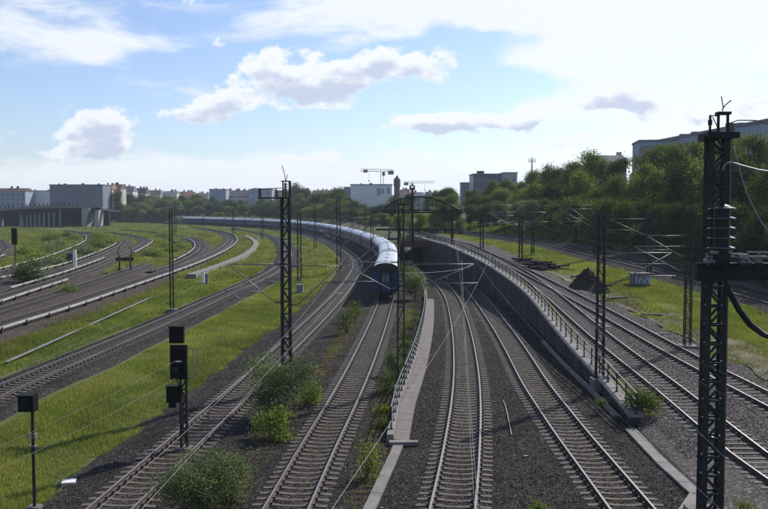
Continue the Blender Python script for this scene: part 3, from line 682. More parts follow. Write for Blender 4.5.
pxmast(175, 330, 207, 'distant mast near the tail end of the far coaches on the left', [(1, 3.4, 7.2, 5.4)], .8)
pxmast(504, 160, 212, 'distant thin mast in front of the wood right of the arch', [(1, 4.0, 6.2, 4.5)], .5)
pxmast(576, 128, 213, 'distant thin mast in front of the wood, left of the gravel mound', [(1, 3.0, 6.2, 4.5)], .45)
# ------------------------------------------------------------------ overhead wires
def wires(xf, Y0, Y1, sup, label, zf=lambda Y: 0., r=.006, hc=5.5, hm=7.2, dead=True):
    t = thing('overhead_wire', label, 'overhead wire', (xf(Y0), Y0, zf(Y0)), group='contact wires strung over the tracks')
    sup = [s for s in sup]; con = []; mes = []; drops = []
    for i in range(len(sup)-1):
        a, b = sup[i], sup[i+1]
        sa = .3*(-1)**i; k = max(4, int((b-a)/5.5))
        xa, xb = xf(a)+sa, xf(b)-sa; za, zb = zf(a), zf(b)
        for j in range(k+1 if i == len(sup)-2 else k):
            u = j/k; Y = a+(b-a)*u; x = xa+(xb-xa)*u; z = za+(zb-za)*u
            if not (Y0 <= Y <= Y1): continue
            zm = z+hm-(hm-hc-.5)*4*u*(1-u)
            con.append((x, Y, z+hc)); mes.append((x, Y, zm))
            if 0 < j < k: drops.append(((x, Y, z+hc), (x, Y, zm)))
    mb = MB(); mb.tube(con, r, 5); mb.build('contact_wire', m_wire, t, world=True)
    mb = MB(); mb.tube(mes, r*.85, 5); mb.build('messenger_wire', m_wire, t, world=True)
    for d in drops[:26]:
        mb = MB(); mb.tube(d, r*.5, 4); mb.build('dropper', m_wire, t, world=True)
wires(xA, 2, 330, [-12, 47.5, 95, 131, 175, 230, 290, 330], 'overhead wire above the track along the right edge of the grass field')
wires(xB, 2, 330, [-8, 47.2, 92, 131, 170, 220, 275, 330], 'overhead wire above the blue passenger train')
wires(xC, 2, 148, [-4, 47.2, 90, 121, 148], 'overhead wire above the left track of the cutting')
wires(xD, 2, 148, [0, 46.8, 92, 121, 148], 'overhead wire above the cutting track beside the retaining wall')
wires(xE, 2, 215, [-6, 46.8, 101, 150, 215], 'overhead wire above the raised track behind the railing', zr)
wires(xF, 8, 106, [0, 55.5, 106], 'overhead wire above the outer raised track', zr)
wires(xG, 20, 280, [0, 60, 108, 160, 220, 280], 'overhead wire above the far track at the foot of the wood', zr)
wires(xZ, 24, 300, [0, 84.5, 125, 180, 240, 300], 'overhead wire above the lone track crossing the grass')
def cross(a, b, label, r=.012, grp='bracing wires of the overhead line'):
    mb = MB(); pts = []
    for i in range(13):
        u = i/12; q = Vector(a).lerp(Vector(b), u); q.z -= 4*u*(1-u)*.02*(Vector(b)-Vector(a)).length*.5; pts.append(q)
    o = mb.build('bracing_wire', m_wire); tag(o, label, 'wire', grp)
    me = MB(); me.tube(pts, r*.65, 5); o.data = me.mesh('bracing_wire', m_wire)
def W3(px_, py, Y): q = XZ(px_, py, Y); return (q[0], Y, q[1])
cross(W3(0, 362, 18), W3(157, 392, 0+34), 'thin wire reaching the black signal from the left picture edge') if False else None
cross(W3(-20, 478, 24), W3(186, 372, 36), 'lower thin wire running over the grass to the black light signal', .008)
cross(W3(-20, 455, 24), W3(186, 355, 36), 'upper thin wire running over the grass to the black light signal', .008)
cross(W3(400, 262, 47), W3(603, 258, 47), 'cross-span wire from the mast by the train to the mast on the wall', .012)
cross(W3(401, 273, 47), W3(470, 267, 60), 'short tie wire reaching over the cutting from the mast by the train', .014)
cross(W3(330, 512, 14), W3(497, 238, 110), 'long wire crossing the cutting diagonally toward the bend', .010)
cross(W3(720, 509, 16), W3(474, 258, 70), 'long wire running from the lower right corner up the cutting', .010)
cross(W3(768, 500, 15), W3(530, 240, 90), 'long wire above the raised tracks toward the wood', .010)
cross(W3(0, 315, 60), W3(284, 205, 47.5), 'sloping wire from the left edge up to the tall double mast', .012)
cross(W3(291, 262, 47.5), W3(400, 260, 47.2), 'cross wire between the tall double mast and the mast by the train', .010)
cross(W3(291, 298, 47.5), W3(395, 225, 130), 'wire climbing from the tall double mast over the bend of the train', .012)
cross(W3(560, 258, 90), W3(690, 256, 55.5), 'tie wire between the masts right of the raised tracks', .012)

# ------------------------------------------------------------------ the train
m_blue = nmat('coach_blue', [(.007, .02, .08), (.010, .028, .105)], .6, 5, .45, spec=.35, obj=True)
m_stripe = pmat('coach_pale_stripe', (.07, .10, .16), .4)[0]
m_roof = nmat('coach_roof', [(.42, .45, .50), (.60, .63, .67)], .5, 7, .36, .15, spec=.5, obj=True)
m_under = nmat('coach_underframe', [(.02, .018, .017), (.04, .036, .033)], 3, 4, .8)
m_glass = pmat('dark_glass', (.012, .016, .02), .08, 0, .7)[0]
m_green = pmat('door_window', (.10, .14, .10), .15, 0, .6)[0]
CL = 26.1; CW = 2.82
def coach_proto():
    t = thing('passenger_coach', 'x', 'railway coach', group='coaches of the long blue train')
    half = CL/2
    mb = MB(); w = CW/2
    prof = [(-w+.08, .95), (-w, 1.25), (-w, 2.9), (-w+.06, 3.25), (w-.06, 3.25), (w, 2.9), (w, 1.25), (w-.08, .95)]
    mb.sweep([(0, -half, 0), (0, half, 0)], prof); b = mb.build('body', m_blue, t)
    mb = MB()
    for sx in (-1, 1): mb.box((sx*(w+.004), 0, 1.62), (.012, CL-.9, .26))
    mb.build('pale_stripe', m_stripe, b)
    rp = [(w*math.sin(a)*1.0 if abs(math.sin(a)) < 1 else w, 3.2+.85*math.cos(a)) for a in [math.pi/2*k/7 for k in range(-7, 8)]]
    rp = [(-w-.0, 3.2)]+[(w*math.sin(math.pi/2*k/7), 3.2+.84*math.cos(math.pi/2*k/7)**.8) for k in range(-6, 7)]+[(w, 3.2)]
    mb = MB(); mb.sweep([(0, -half+.05, 0), (0, half-.05, 0)], rp[::-1]); 
    r = mb.build('roof', m_roof, t, smooth=False)
    mb = MB()
    for k in range(-9, 10): mb.sweep([(0, k*1.36-.02, .005), (0, k*1.36+.02, .005)], rp[::-1])
    mb.build('roof_seam', m_roof, r)
    for k in (-9.5, -3.3, 3.3, 9.5):
        mb = MB(); mb.lathe([(.26, 4.0), (.26, 4.1), (.16, 4.15)], (0, k, 0), 12); mb.build('roof_vent', m_roof, r)
    for e in (-1, 1):                      # end walls, gangway, door with two panes, lamps, buffers
        mb = MB(); mb.box((0, e*(half+.16), 2.15), (1.35, .34, 2.5)); g = mb.build('gangway', m_rubber, t)
        mb = MB(); mb.box((0, e*(half+.335), 2.05), (.9, .03, 2.1)); d = mb.build('end_door', m_blue, g)
        mb = MB(); 
        for sx in (-.21, .21): mb.box((sx, e*(half+.352), 2.45), (.3, .012, .75))
        mb.build('door_pane', m_green, g)
        mb = MB(); mb.sweep([(0, e*half-.05, .0), (0, e*(half+.12), .0)] if e > 0 else [(0, e*(half+.12), 0), (0, e*half+.05, 0)], [(u*1.02, (v_-3.2)*1.03+3.2) for u, v_ in rp[::-1]]); mb.build('roof_edge', m_under, r)
        mb = MB(); mb.tube([(0, e*(half+.1), 3.92), (0, e*(half+.3), 3.92)], .12, 10); mb.build('end_lamp', m_under, t)
        for sx in (-.875, .875):
            mb = MB(); mb.tube([(sx, e*half, 1.06), (sx, e*(half+.5), 1.06)], .09, 8); mb.tube([(sx, e*(half+.5), 1.06), (sx, e*(half+.56), 1.06)], .25, 14); mb.build('buffer', m_under, t)
            mb = MB(); mb.tube([(sx*1.25, e*half, 1.5), (sx*1.25, e*(half+.06), 1.5)], .09, 10); mb.build('tail_lamp', m_rust, t)
        mb = MB(); yb = e*(half-3.3)
        for sx in (-1, 1): mb.box((sx*1.0, yb, .55), (.14, 3.3, .22)); mb.box((sx*1.0, yb, .8), (.16, 1.0, .3))
        mb.box((0, yb, .62), (2.0, .4, .3)); bg = mb.build('bogie', m_under, t)
        for yy in (-1.25, 1.25):
            mb = MB()
            for sx in (-.75, .75): mb.tube([(sx-.06, yb+yy, .46), (sx+.06, yb+yy, .46)], .46, 18)
            mb.tube([(-.75, yb+yy, .46), (.75, yb+yy, .46)], .08, 8); mb.build('wheelset', m_under, bg)
    mb = MB()
    for (a, b_, c) in ((-4, 2.4, .5), (0, 3.2, .55), (4.3, 2.0, .45)): mb.box((0, a, .65), (2.3, b_, c))
    mb.build('equipment_box', m_under, t)
    for sx in (-1, 1):
        for k in range(11):
            mb = MB(); y_ = (k-5)*1.95
            mb.box((sx*(w+.003), y_, 2.42), (.03, 1.28, .92)); mb.build('window', m_glass, b)
        for y_ in (-half+1.0, half-1.0):
            mb = MB(); mb.box((sx*(w+.002), y_, 2.1), (.03, .78, 2.1)); mb.box((sx*(w+.012), y_, 2.55), (.03, .4, .7), 1); mb.build('door', [m_blue, m_glass], t)
    return t
proto = coach_proto()
arc = path_of(xB, 90.8, 640, lambda Y: 0., .5)
def along(s): 
    i = s/.5; k = int(i); return Vector(arc[min(k, len(arc)-1)]).lerp(Vector(arc[min(k+1, len(arc)-1)]), i-k)
NCO = 16; s = 0.
for i in range(NCO):
    o = proto if i == 0 else copy_tree(proto)
    a = along(s+3.5); b = along(s+CL-3.5); c = (a+b)/2; d = b-a
    o.location = (c.x, c.y, 0); o.rotation_euler.z = math.atan2(-d.x, d.y)
    o['label'] = ('last coach of the blue train, nearest the camera, showing its dark end door' if i == 0 else
                  'silver-roofed blue coach, %s from the near end of the train' % nth(i+1))
    s += CL+1.05

# ------------------------------------------------------------------ signals, posts, boxes
Y = 35.6; x = at(181, Y)
def hz(y, Y): return zt(y, Y)+.45
t = thing('light_signal', 'black light signal with a small box on a banded pole beside the field track', 'railway signal', (x, Y, -.45))
mb = MB(); lattice(mb, .26, .24, hz(378, Y), .2, .42, .05); mb.build('pole', m_steel, t)
mb = MB(); zc_ = (hz(345, Y)+hz(379, Y))/2; hh = hz(345, Y)-hz(379, Y)
mb.box((-.18, 0, zc_), (.72, .16, hh)); mb.build('signal_screen', m_black, t)
mb = MB(); zc_ = (hz(327, Y)+hz(343, Y))/2; hh = hz(327, Y)-hz(343, Y)
mb.box((-.25, 0, zc_), (.60, .22, hh)); mb.box((-.25, 0, hz(326.5, Y)), (.66, .3, .04)); mb.build('upper_indicator', m_black, t)
mb = MB(); mb.box((-.17, -.1, hz(361, Y)), (.24, .03, .05)); mb.build('name_plate', m_white, t)
mb = MB()
for sx in (-.5, .14): mb.box((sx, -.09, (hz(345, Y)+hz(379, Y))/2), (.03, .03, hz(345, Y)-hz(379, Y)-.05))
for zz in (348, 376): mb.box((-.18, -.09, hz(zz, Y)), (.6, .03, .03))
mb.box((-.3, -.13, hz(370, Y)), (.22, .1, .26)); mb.build('back_frame', m_steel, t)
mb = MB(); mb.tube([(-.25, -.16, hz(373, Y)), (-.2, -.2, hz(382, Y)), (-.05, -.18, hz(386, Y)), (0, -.14, hz(400, Y)), (0, -.14, hz(436, Y))], .022, 6); mb.build('cable', m_rubber, t)
mb = MB(); mb.box((-.42, .0, hz(393.5, Y)), (.52, .42, .70)); mb.box((-.42, -.22, hz(404, Y)), (.3, .1, .22)); mb.build('lower_signal_box', m_black, t)
mb = MB()
for zz in (349, 371, 377): mb.bar((.2, 0, hz(zz, Y)), (.62, .1, hz(zz, Y)), .03, .03)
mb.bar((.62, .1, hz(349, Y)), (.62, .1, hz(377, Y)), .03, .03); mb.bar((.4, .05, hz(349, Y)), (.4, .05, hz(377, Y)), .03, .03); mb.build('maintenance_rail', m_galv, t)
mb = MB(); mb.box((0, 0, .1), (.6, .6, .5)); mb.build('footing', m_foot, t)
for zz in (399, 406, 413, 421, 429, 437):
    mb = MB(); mb.box((0, -.13, hz(zz, Y)), (.1, .02, .13)); mb.build('pale_band', m_conc, t)
Y = 28.4; x = at(27.5, Y)
t = thing('small_signal', 'small black signal box on a thin pole at the lower left of the field', 'railway signal', (x, Y, -.45))
mb = MB(); mb.tube([(0, 0, 0), (0, 0, hz(402, Y))], .055, 10); mb.build('pole', m_steel, t)
mb = MB(); mb.box((-.17, 0, hz(403, Y)), (.48, .36, .54)); mb.box((-.17, -.04, hz(394.5, Y)), (.56, .5, .04)); mb.box((.1, 0, hz(403, Y)), (.04, .42, .56)); mb.build('signal_box', m_black, t)
mb = MB(); mb.box((-.19, -.19, hz(403, Y)), (.3, .03, .36)); mb.build('front_plate', m_steelb, t)
for zz in (434, 437, 446):
    mb = MB(); mb.box((0, 0, hz(zz, Y)), (.26, .16, .035)); mb.build('clamp', m_galv, t)
mb = MB(); mb.box((0, 0, .12), (.4, .4, .5)); mb.build('footing', m_foot, t)
Y = 149; x = at(14, Y)
t = thing('light_signal', 'distant black signal head on a thin pole at the far left beside the scrub', 'railway signal', (x, Y, -.4))
mb = MB(); mb.tube([(0, 0, 0), (0, 0, zt(240, Y))], .09, 8); mb.build('pole', m_steel, t)
mb = MB(); mb.box((-.05, 0, zt(234, Y)), (.9, .4, 2.9)); mb.build('signal_screen', m_black, t)
def post(px_, py, w_, h_, label, mat, d_=.12, z=0., nm='marker_post', cat='marker post', mk=None):
    x, Y = P(px_, py, z); t = thing(nm, label, cat, (x, Y, z-.3)); mb = MB(); mb.box((0, 0, h_/2), (w_, d_, h_+.3)); mb.build('board', mat, t)
    mb = MB(); mb.box((0, 0, h_+.17), (w_+.04, d_+.04, .04)); mb.build('cap', m_galv, t); return t
post(75, 269, .5, 3.3, 'tall white board post in the middle of the electric tracks', m_white, .25)
post(203, 281, .42, 1.3, 'left one of two short white posts at the start of the pale duct', m_white, .3)
post(206.5, 281.5, .42, 1.15, 'right one of two short posts at the start of the pale duct', m_conc, .3)
post(258, 239.5, .7, 1.1, 'small white post at the far tip of the grass beyond the bend', m_white, .3)
post(207.5, 269, .25, .6, 'tiny yellow marker beside the electric track', pmat('yellow_paint', (.6, .5, .05), .6)[0], .2)
x, Y = P(70, 262, 0); t = thing('control_cabinet', 'dark cubic cabinet beside the tall white board post', 'cabinet', (x, Y, -.3))
mb = MB(); mb.box((0, 0, .95), (1.1, .8, 1.6)); mb.build('body', m_steelb, t); mb = MB(); mb.box((0, 0, 1.78), (1.2, .9, .08)); mb.build('lid', m_steel, t)
x, Y = P(300, 290, 0); t = thing('relay_box', 'light grey relay box standing alone in the bright grass field', 'relay box', (x, Y, -.42))
mb = MB(); mb.box((0, 0, .55), (.82, .5, .95)); mb.build('body', nmat('grey_enamel', [(.26, .28, .3), (.36, .38, .4)], 2, 3, .5), t); mb = MB(); mb.box((0, -.03, 1.06), (.92, .6, .07)); mb.build('lid', m_galv, t); mb = MB(); mb.box((0, -.255, .55), (.7, .012, .8)); mb.build('door', m_galv, t)
x, Y = P(69, 488, -.4); t = thing('concrete_block', 'small pale orange-topped concrete block lying in the grass near the bottom left', 'concrete block', (x, Y, -.45), .2)
mb = MB(); mb.box((0, 0, .14), (.46, .42, .28)); mb.build('block', nmat('orange_concrete', [(.38, .25, .14), (.5, .4, .28)], 3, 5, .8), t); mb = MB(); mb.box((0, .0, .3), (.48, .44, .05)); mb.build('cap', m_white, t)
x, Y = PR(640, 286, -.4); t = thing('graffiti_box', 'grey equipment box covered with pale blue graffiti in the grass right of the mound', 'equipment box', (x, Y, zr(Y)-.45), .1)
mb = MB(); mb.box((0, 0, .65), (1.75, 1.0, 1.3)); mb.build('body', m_foot, t); mb = MB(); mb.box((0, 0, 1.33), (1.9, 1.15, .08)); mb.build('lid', m_conc, t)
mb = MB(); m_gr = pmat('graffiti_paint', (.42, .5, .62), .6)[0]
for k in range(5):
    xx = -.72+k*.33; q_ = [(xx+R.uniform(-.05, .3), -.515, R.uniform(.2, 1.15)) for _ in range(7)]; mb.tube(q_, R.uniform(.03, .06), 5)
mb.build('graffiti', m_gr, t)
# graffiti-free sign on the small mast
x = at(551, 150); t = thing('sign_board', 'white square sign board on a post in front of the wood', 'sign', (x, 149.2, zr(150)-.4))
mb = MB(); mb.tube([(0, 0, 0), (0, 0, 3.4)], .06); mb.build('post', m_steel, t); mb = MB(); mb.box((0, -.1, 3.5), (1.5, .06, 1.7)); mb.build('board', m_cover, t)
# steel buffer frame among the electric tracks
x, Y = P(125, 270, 0); t = thing('buffer_stop', 'dark steel buffer frame with raised arms standing at the end of a siding', 'buffer stop', (x, Y, -.25), .25)
for sx in (-1, 1):
    mb = MB(); mb.bar((sx*.95, 0, 0), (sx*.75, 0, 2.1), .2, .22); mb.bar((sx*.75, 0, 2.1), (sx*.95, 1.8, 0), .16, .18); mb.bar((sx*.75, 0, 2.0), (sx*1.1, -.2, 3.3), .12, .12); mb.bar((sx*1.1, -.2, 3.3), (sx*.6, -.2, 4.1), .1, .1); mb.build('side_frame', m_steelb, t)
mb = MB(); mb.box((0, -.12, 2.0), (2.7, .3, .55)); mb.build('buffer_beam', m_steelb, t)
for sx in (-.8, .8):
    mb = MB(); mb.tube([(sx, -.25, 2.0), (sx, -.5, 2.0)], .24, 12); mb.build('buffer_pad', m_rust, t)

def mound(px_, py, w_, h_, d_, label, mat, nm, cat, n=26, seed=1, z=-.4, rough=.16):
    x, Y = PR(px_, py, z) if px_ > 430 else P(px_, py, z); zb = (zr(Y) if px_ > 430 else 0)+z-.05
    v = []; f = []; rr = random.Random(seed)
    for i in range(n+1):
        for j in range(n+1):
            u = i/n*2-1; w2 = j/n*2-1; r = math.hypot(u, w2); hgt = max(0, 1-r**1.25)*h_*(1+.25*math.sin(3*u+seed)*math.cos(4*w2))
            v.append((x+u*w_/2, Y+w2*d_/2, zb+hgt+(rr.uniform(-rough, rough) if r < .97 else 0)*min(1, hgt)))
    for i in range(n):
        for j in range(n): a = i*(n+1)+j; f.append((a, a+n+1, a+n+2, a+1))
    mb = MB(); mb.add(v, f); return tag(mb.build(nm, mat), label, cat)
mound(588, 289, 4.4, 1.7, 5, 'dark gravel mound with a pointed top beside the raised tracks', m_ballast, 'gravel_mound', 'gravel heap', seed=2)
mound(601, 293, 1.9, 1.2, 2.2, 'small dark heap leaning against the right foot of the gravel mound', m_ballast, 'gravel_mound', 'gravel heap', seed=5)
def heap(px_, py, n, label, nm, part, mat, L0, seed, pile_w=3., cat='timber heap', d=.2):
    rr = random.Random(seed); x, Y = PR(px_, py, -.3); t = thing(nm, label, cat, (x, Y, zr(Y)-.35)); 
    for i in range(n):
        lay = i//6; mb = MB(); mb.box((0, 0, 0), (rr.uniform(.7, 1)*L0, d*1.2, d)); o = mb.build(part, mat, t)
        o.location = (rr.uniform(-.5, .5)*pile_w*(1-lay*.2), rr.uniform(-1, 1)*(1.2-lay*.3), .12+lay*.22+rr.uniform(0, .05)); o.rotation_euler = (rr.uniform(-.1, .1), rr.uniform(-.12, .12), rr.uniform(-.5, .5))
heap(545, 269, 20, 'long low heap of old dark track timbers beyond the merging tracks', 'timber_heap', 'timber', m_steelb, 2.6, 3, 5.)
heap(523, 262, 9, 'small heap of dark track timbers at the foot of the thin mast', 'timber_heap', 'timber', m_steelb, 2.2, 8, 2.)
for i, (px_, py, l_, a_) in enumerate(((618, 298, 2.4, .5), (652, 315, 1.6, -.2), (575, 276, 1.8, .9), (660, 335, 1.3, .3))):
    x, Y = PR(px_, py, -.25); mb = MB(); mb.box((0, 0, 0), (l_, .22, .14)); mb.box((.1, .25, -.02), (l_*.7, .2, .1), rz=.1); o = mb.build('plank_pair', m_conc); o.location = (x, Y, zr(Y)-.2); o.rotation_euler.z = a_
    tag(o, ['pale weathered planks lying in the dirt below the gravel mound', 'pale plank pair in the dirt halfway to the right', 'pale planks left of the gravel mound', 'short pale planks nearest the block-footed mast'][i], 'planks')
# bent rod lying in the cutting ballast
mb = MB(); pts = [P(503, 398), P(505, 402), P(507, 410), P(510, 424), P(511.5, 432)]; mb.tube([(a, b, -.14) for a, b in pts], .02, 6); tag(mb.build('bent_cable', m_galv), 'thin pale bent cable lying in the ballast between the two cutting tracks', 'cable')

for i, (px_, py, sz, lb) in enumerate(((526, 456, .16, 'crumpled white paper in the ballast between the cutting tracks'), (563, 440, .12, 'small white scrap beside the left rail of the wall-side cutting track'), (145, 497, .2, 'pale flat scrap lying between the rails of the field track'), (382, 508, .1, 'tiny white scrap beside the straight cable trough'))):
    x, Y = P(px_, py, -.15); mb = MB(); rr = random.Random(i)
    v = [(rr.uniform(-1, 1)*sz*.2+math.cos(k*1.05)*sz*.6, rr.uniform(-1, 1)*sz*.2+math.sin(k*1.05)*sz*.4, rr.uniform(0, .04)) for k in range(6)]+[(0, 0, .05)]
    mb.add(v, [(k, (k+1) % 6, 6) for k in range(6)]); o = mb.build('paper_scrap', m_white); o.location = (x, Y, -.165); tag(o, lb, 'litter')
# ------------------------------------------------------------------ far bridges
x0 = at(398, 141); x1 = xW(141)
t = thing('girder_bridge', 'rust brown girder bridge over the mouth of the cutting beside the train', 'railway bridge', (x0, 141, 0))
xs = xB(141)+2.0; xe = x1+1.2; xm = (xs+xe)/2; wd = xe-xs
mb = MB(); mb.box((xm, 141, 3.95), (wd, .5, 1.15)); mb.box((xm, 146, 3.95), (wd, .5, 1.1)); mb.box((xm, 143.5, 3.6), (wd-.02, 4.4, .3)); mb.build('girder', m_rust, t, world=True)
mb = MB(); mb.box((xm, 140.8, 5.45), (wd, .08, .08)); mb.build('handrail', m_steelb, t, world=True)
mb = MB(); mb.box((xm, 140.8, 5.0), (wd, .06, .06)); mb.build('rail_bar', m_steelb, t, world=True)
for k in range(6):
    mb = MB(); mb.box((xs+.1+k*(wd-.2)/5, 140.8, 4.95), (.1, .1, 1.1)); mb.build('rail_post', m_steelb, t, world=True)
mb = MB(); mb.box((xs+.45, 143.4, 1.45), (.7, 5.0, 3.8)); mb.build('abutment', m_wall, t, world=True)
mb = MB(); X_ = at(411.5, 139); Z_ = [zt(y, 139) for y in (237, 226, 223.5)]
mb.tube([(X_-.28, 139.5, Z_[0]-1), (X_-.28, 139.5, Z_[1]), (X_, 139.5, Z_[2]), (X_+.28, 139.5, Z_[1]), (X_+.28, 139.5, Z_[0]-1)], .1, 8); mb.bar((X_-.28, 139.5, Z_[1]-.7), (X_+.28, 139.5, Z_[1]-.7), .1, .1); tag(mb.build('arched_signal_frame', m_steelb), 'small black hoop frame standing on the brown girder bridge', 'signal frame')
# dark parapet beam further back
Yp = 178; xa, xb = at(376, Yp), at(470, Yp); zp = zt(229.5, Yp)
t = thing('parapet_bridge', 'long thin dark bridge beam with posts behind the girder bridge', 'bridge', (xa, Yp, zp))
mb = MB(); mb.box(((xa+xb)/2, Yp, zp), (xb-xa, .4, .45)); mb.build('beam', m_steelb, t, world=True)
xq = xB(Yp)+2.6; mb = MB(); mb.box(((xq+xb)/2, Yp+.3, zp-2.0), (xb-xq, .3, .5)); mb.build('lower_beam', m_rust, t, world=True)
for px_ in (389, 400, 419, 432, 445, 459):
    mb = MB(); mb.box((at(px_, Yp), Yp, zp-1.3), (.35 if px_ not in (432,) else .9, .4, 3.0)); mb.build('pier', m_steelb, t, world=True)
# steel arch
Ya = 126
t = thing('arched_gantry', 'dark steel arch on heavy pillars spanning the mouth of the cutting', 'gantry', (at(420, Ya), Ya, 4))
apts = [(384, 208.5), (392, 203), (401, 199), (410, 197.2), (419, 196.6), (428, 197.4), (437, 199.6), (446, 203), (454, 207), (460, 210)]
for dy in (0, .8):
    mb = MB(); mb.tube([(at(a, Ya), Ya+dy, zt(b, Ya)) for a, b in apts], .11, 6); mb.build('arch', m_steelb, t, world=True)
    mb = MB(); mb.box((at(422, Ya), Ya+dy, zt(210.3, Ya)), (at(462, Ya)-at(382, Ya), .2, .18)); mb.box((at(422, Ya), Ya+dy, zt(212.6, Ya)), (at(462, Ya)-at(382, Ya), .2, .18)); mb.build('chord', m_steelb, t, world=True)
for a, b in ((395, 201.5), (403, 198.6), (419, 196.8), (428, 197.5), (436, 199.6), (444, 202.5)):
    mb = MB(); mb.bar((at(a, Ya), Ya, zt(212, Ya)), (at(a, Ya), Ya, zt(b, Ya)), .09, .09); mb.build('hanger', m_steelb, t, world=True)
for k in range(18):
    a = 384+k*4.3; mb = MB(); mb.bar((at(a, Ya), Ya, zt(210.3, Ya)), (at(a+2.1, Ya), Ya, zt(212.6, Ya)), .06, .06); mb.bar((at(a+2.1, Ya), Ya, zt(212.6, Ya)), (at(a+4.3, Ya), Ya, zt(210.3, Ya)), .06, .06); mb.build('lattice_bar', m_steelb, t, world=True)
for a, w_, yt, yb_ in ((412.2, .34, 188, 276), (452, .34, 207, 246)):
    mb = MB(); z0_, z1_ = zt(yb_, Ya), zt(yt, Ya); mb.box((at(a, Ya), Ya-.4, (z0_+z1_)/2), (w_, .5, z1_-z0_)); mb.build('pillar', m_steelb, t, world=True)
for a in (410.2, 414):
    mb = MB(); mb.tube([(at(a, Ya), Ya-.4, zt(190, Ya)), (at(a, Ya), Ya-.4, zt(185.5, Ya))], .13, 8); mb.build('finial', m_steelb, t, world=True)

# road bridge at the far left
Yb = 440
t = thing('road_bridge', 'long road bridge with dark openings at the far left below the big grey wall', 'road bridge', (at(0, Yb), Yb, 0))
m_haze_c = nmat('bridge_concrete', [(.16, .165, .18), (.24, .245, .26)], .3, 5, .85)
mb = MB(); pts = [(at(a, Yb), Yb+dy, zt(b, Yb)) for a, b, dy in ((-60, 216, -20), (-20, 212.5, -12), (0, 210.6, -8), (24, 208.6, -4), (50, 207.4, 0), (86, 207, 2), (100, 207, 4))]
mb.sweep(pts, [(-6, -.4), (-6, .9), (-5.6, .9), (-5.6, 0), (5.6, 0), (5.6, .9), (6, .9), (6, -.4)]); mb.build('deck', m_conc, t, world=True)
mb = MB(); mb.sweep([(a, b, c-1.3) for a, b, c in pts], [(-5, -1.4), (-5, .9), (5, .9), (5, -1.4)]); mb.build('girder', m_steelb, t, world=True)
for a, w_, mt_ in ((24.5, 1.6, m_cover), (30, .9, m_haze_c), (34, .9, m_haze_c), (38.2, .9, m_haze_c), (42.5, .9, m_haze_c), (47, .9, m_haze_c), (52, .8, m_haze_c), (57, .8, m_haze_c), (63, .8, m_haze_c), (85.5, 1.4, m_conc), (5, 1.0, m_haze_c), (-12, 1.0, m_haze_c), (-30, 1.2, m_haze_c)):
    mb = MB(); mb.box((at(a, Yb), Yb-4, 3.9), (w_, 1.2, 8.8)); mb.build('pier', mt_, t, world=True)
mb = MB(); mb.box((at(30, Yb), Yb+12, 4.2), (at(84, Yb)-at(-60, Yb), 2, 9.4)); mb.build('dark_backing', m_steelb, t, world=True)  # near-black panel closing the openings behind the piers
xa = at(86, Yb); mb = MB(); mb.add([(xa, Yb-6, 9.4), (xa+3.8, Yb-6, 9.4), (xa+1.2, Yb-6, -.5), (xa, Yb-6, -.5), (xa, Yb+5, 9.4), (xa+3.8, Yb+5, 9.4), (xa+1.2, Yb+5, -.5), (xa, Yb+5, -.5)], [(0, 1, 2, 3), (7, 6, 5, 4), (0, 4, 5, 1), (1, 5, 6, 2), (2, 6, 7, 3), (3, 7, 4, 0)]); mb.build('wing_wall', m_cover, t, world=True)
xa = at(99, Yb); mb = MB(); mb.add([(xa, Yb-6, 8.2), (xa+1.8, Yb-6, 8.2), (xa+1.2, Yb-6, -.5), (xa-.9, Yb-6, -.5), (xa, Yb+2, 8.2), (xa+1.8, Yb+2, 8.2), (xa+1.2, Yb+2, -.5), (xa-.9, Yb+2, -.5)], [(0, 1, 2, 3), (7, 6, 5, 4), (0, 4, 5, 1), (1, 5, 6, 2), (2, 6, 7, 3), (3, 7, 4, 0)]); mb.build('wing_wall', m_cover, t, world=True)
mb = MB(); mb.sweep([(at(100, Yb), Yb, zt(209.5, Yb)), (at(117, Yb), Yb+4, zt(211.5, Yb))], [(-2, -.3), (-2, .5), (2, .5), (2, -.3)]); mb.build('ramp', m_cover, t, world=True)
for k, a in enumerate(np.arange(-8, 84, 4.2)):
    b = np.interp(a, [-20, 0, 24, 50, 86], [212.5, 210.6, 208.6, 207.4, 207]); mb = MB(); q = zt(b, Yb)
    mb.box((at(a, Yb), Yb-9.5 if a < 24 else Yb-4, q+1.5), (.5, .3, 1.3)); mb.build('fence_panel', m_steelb, t, world=True)

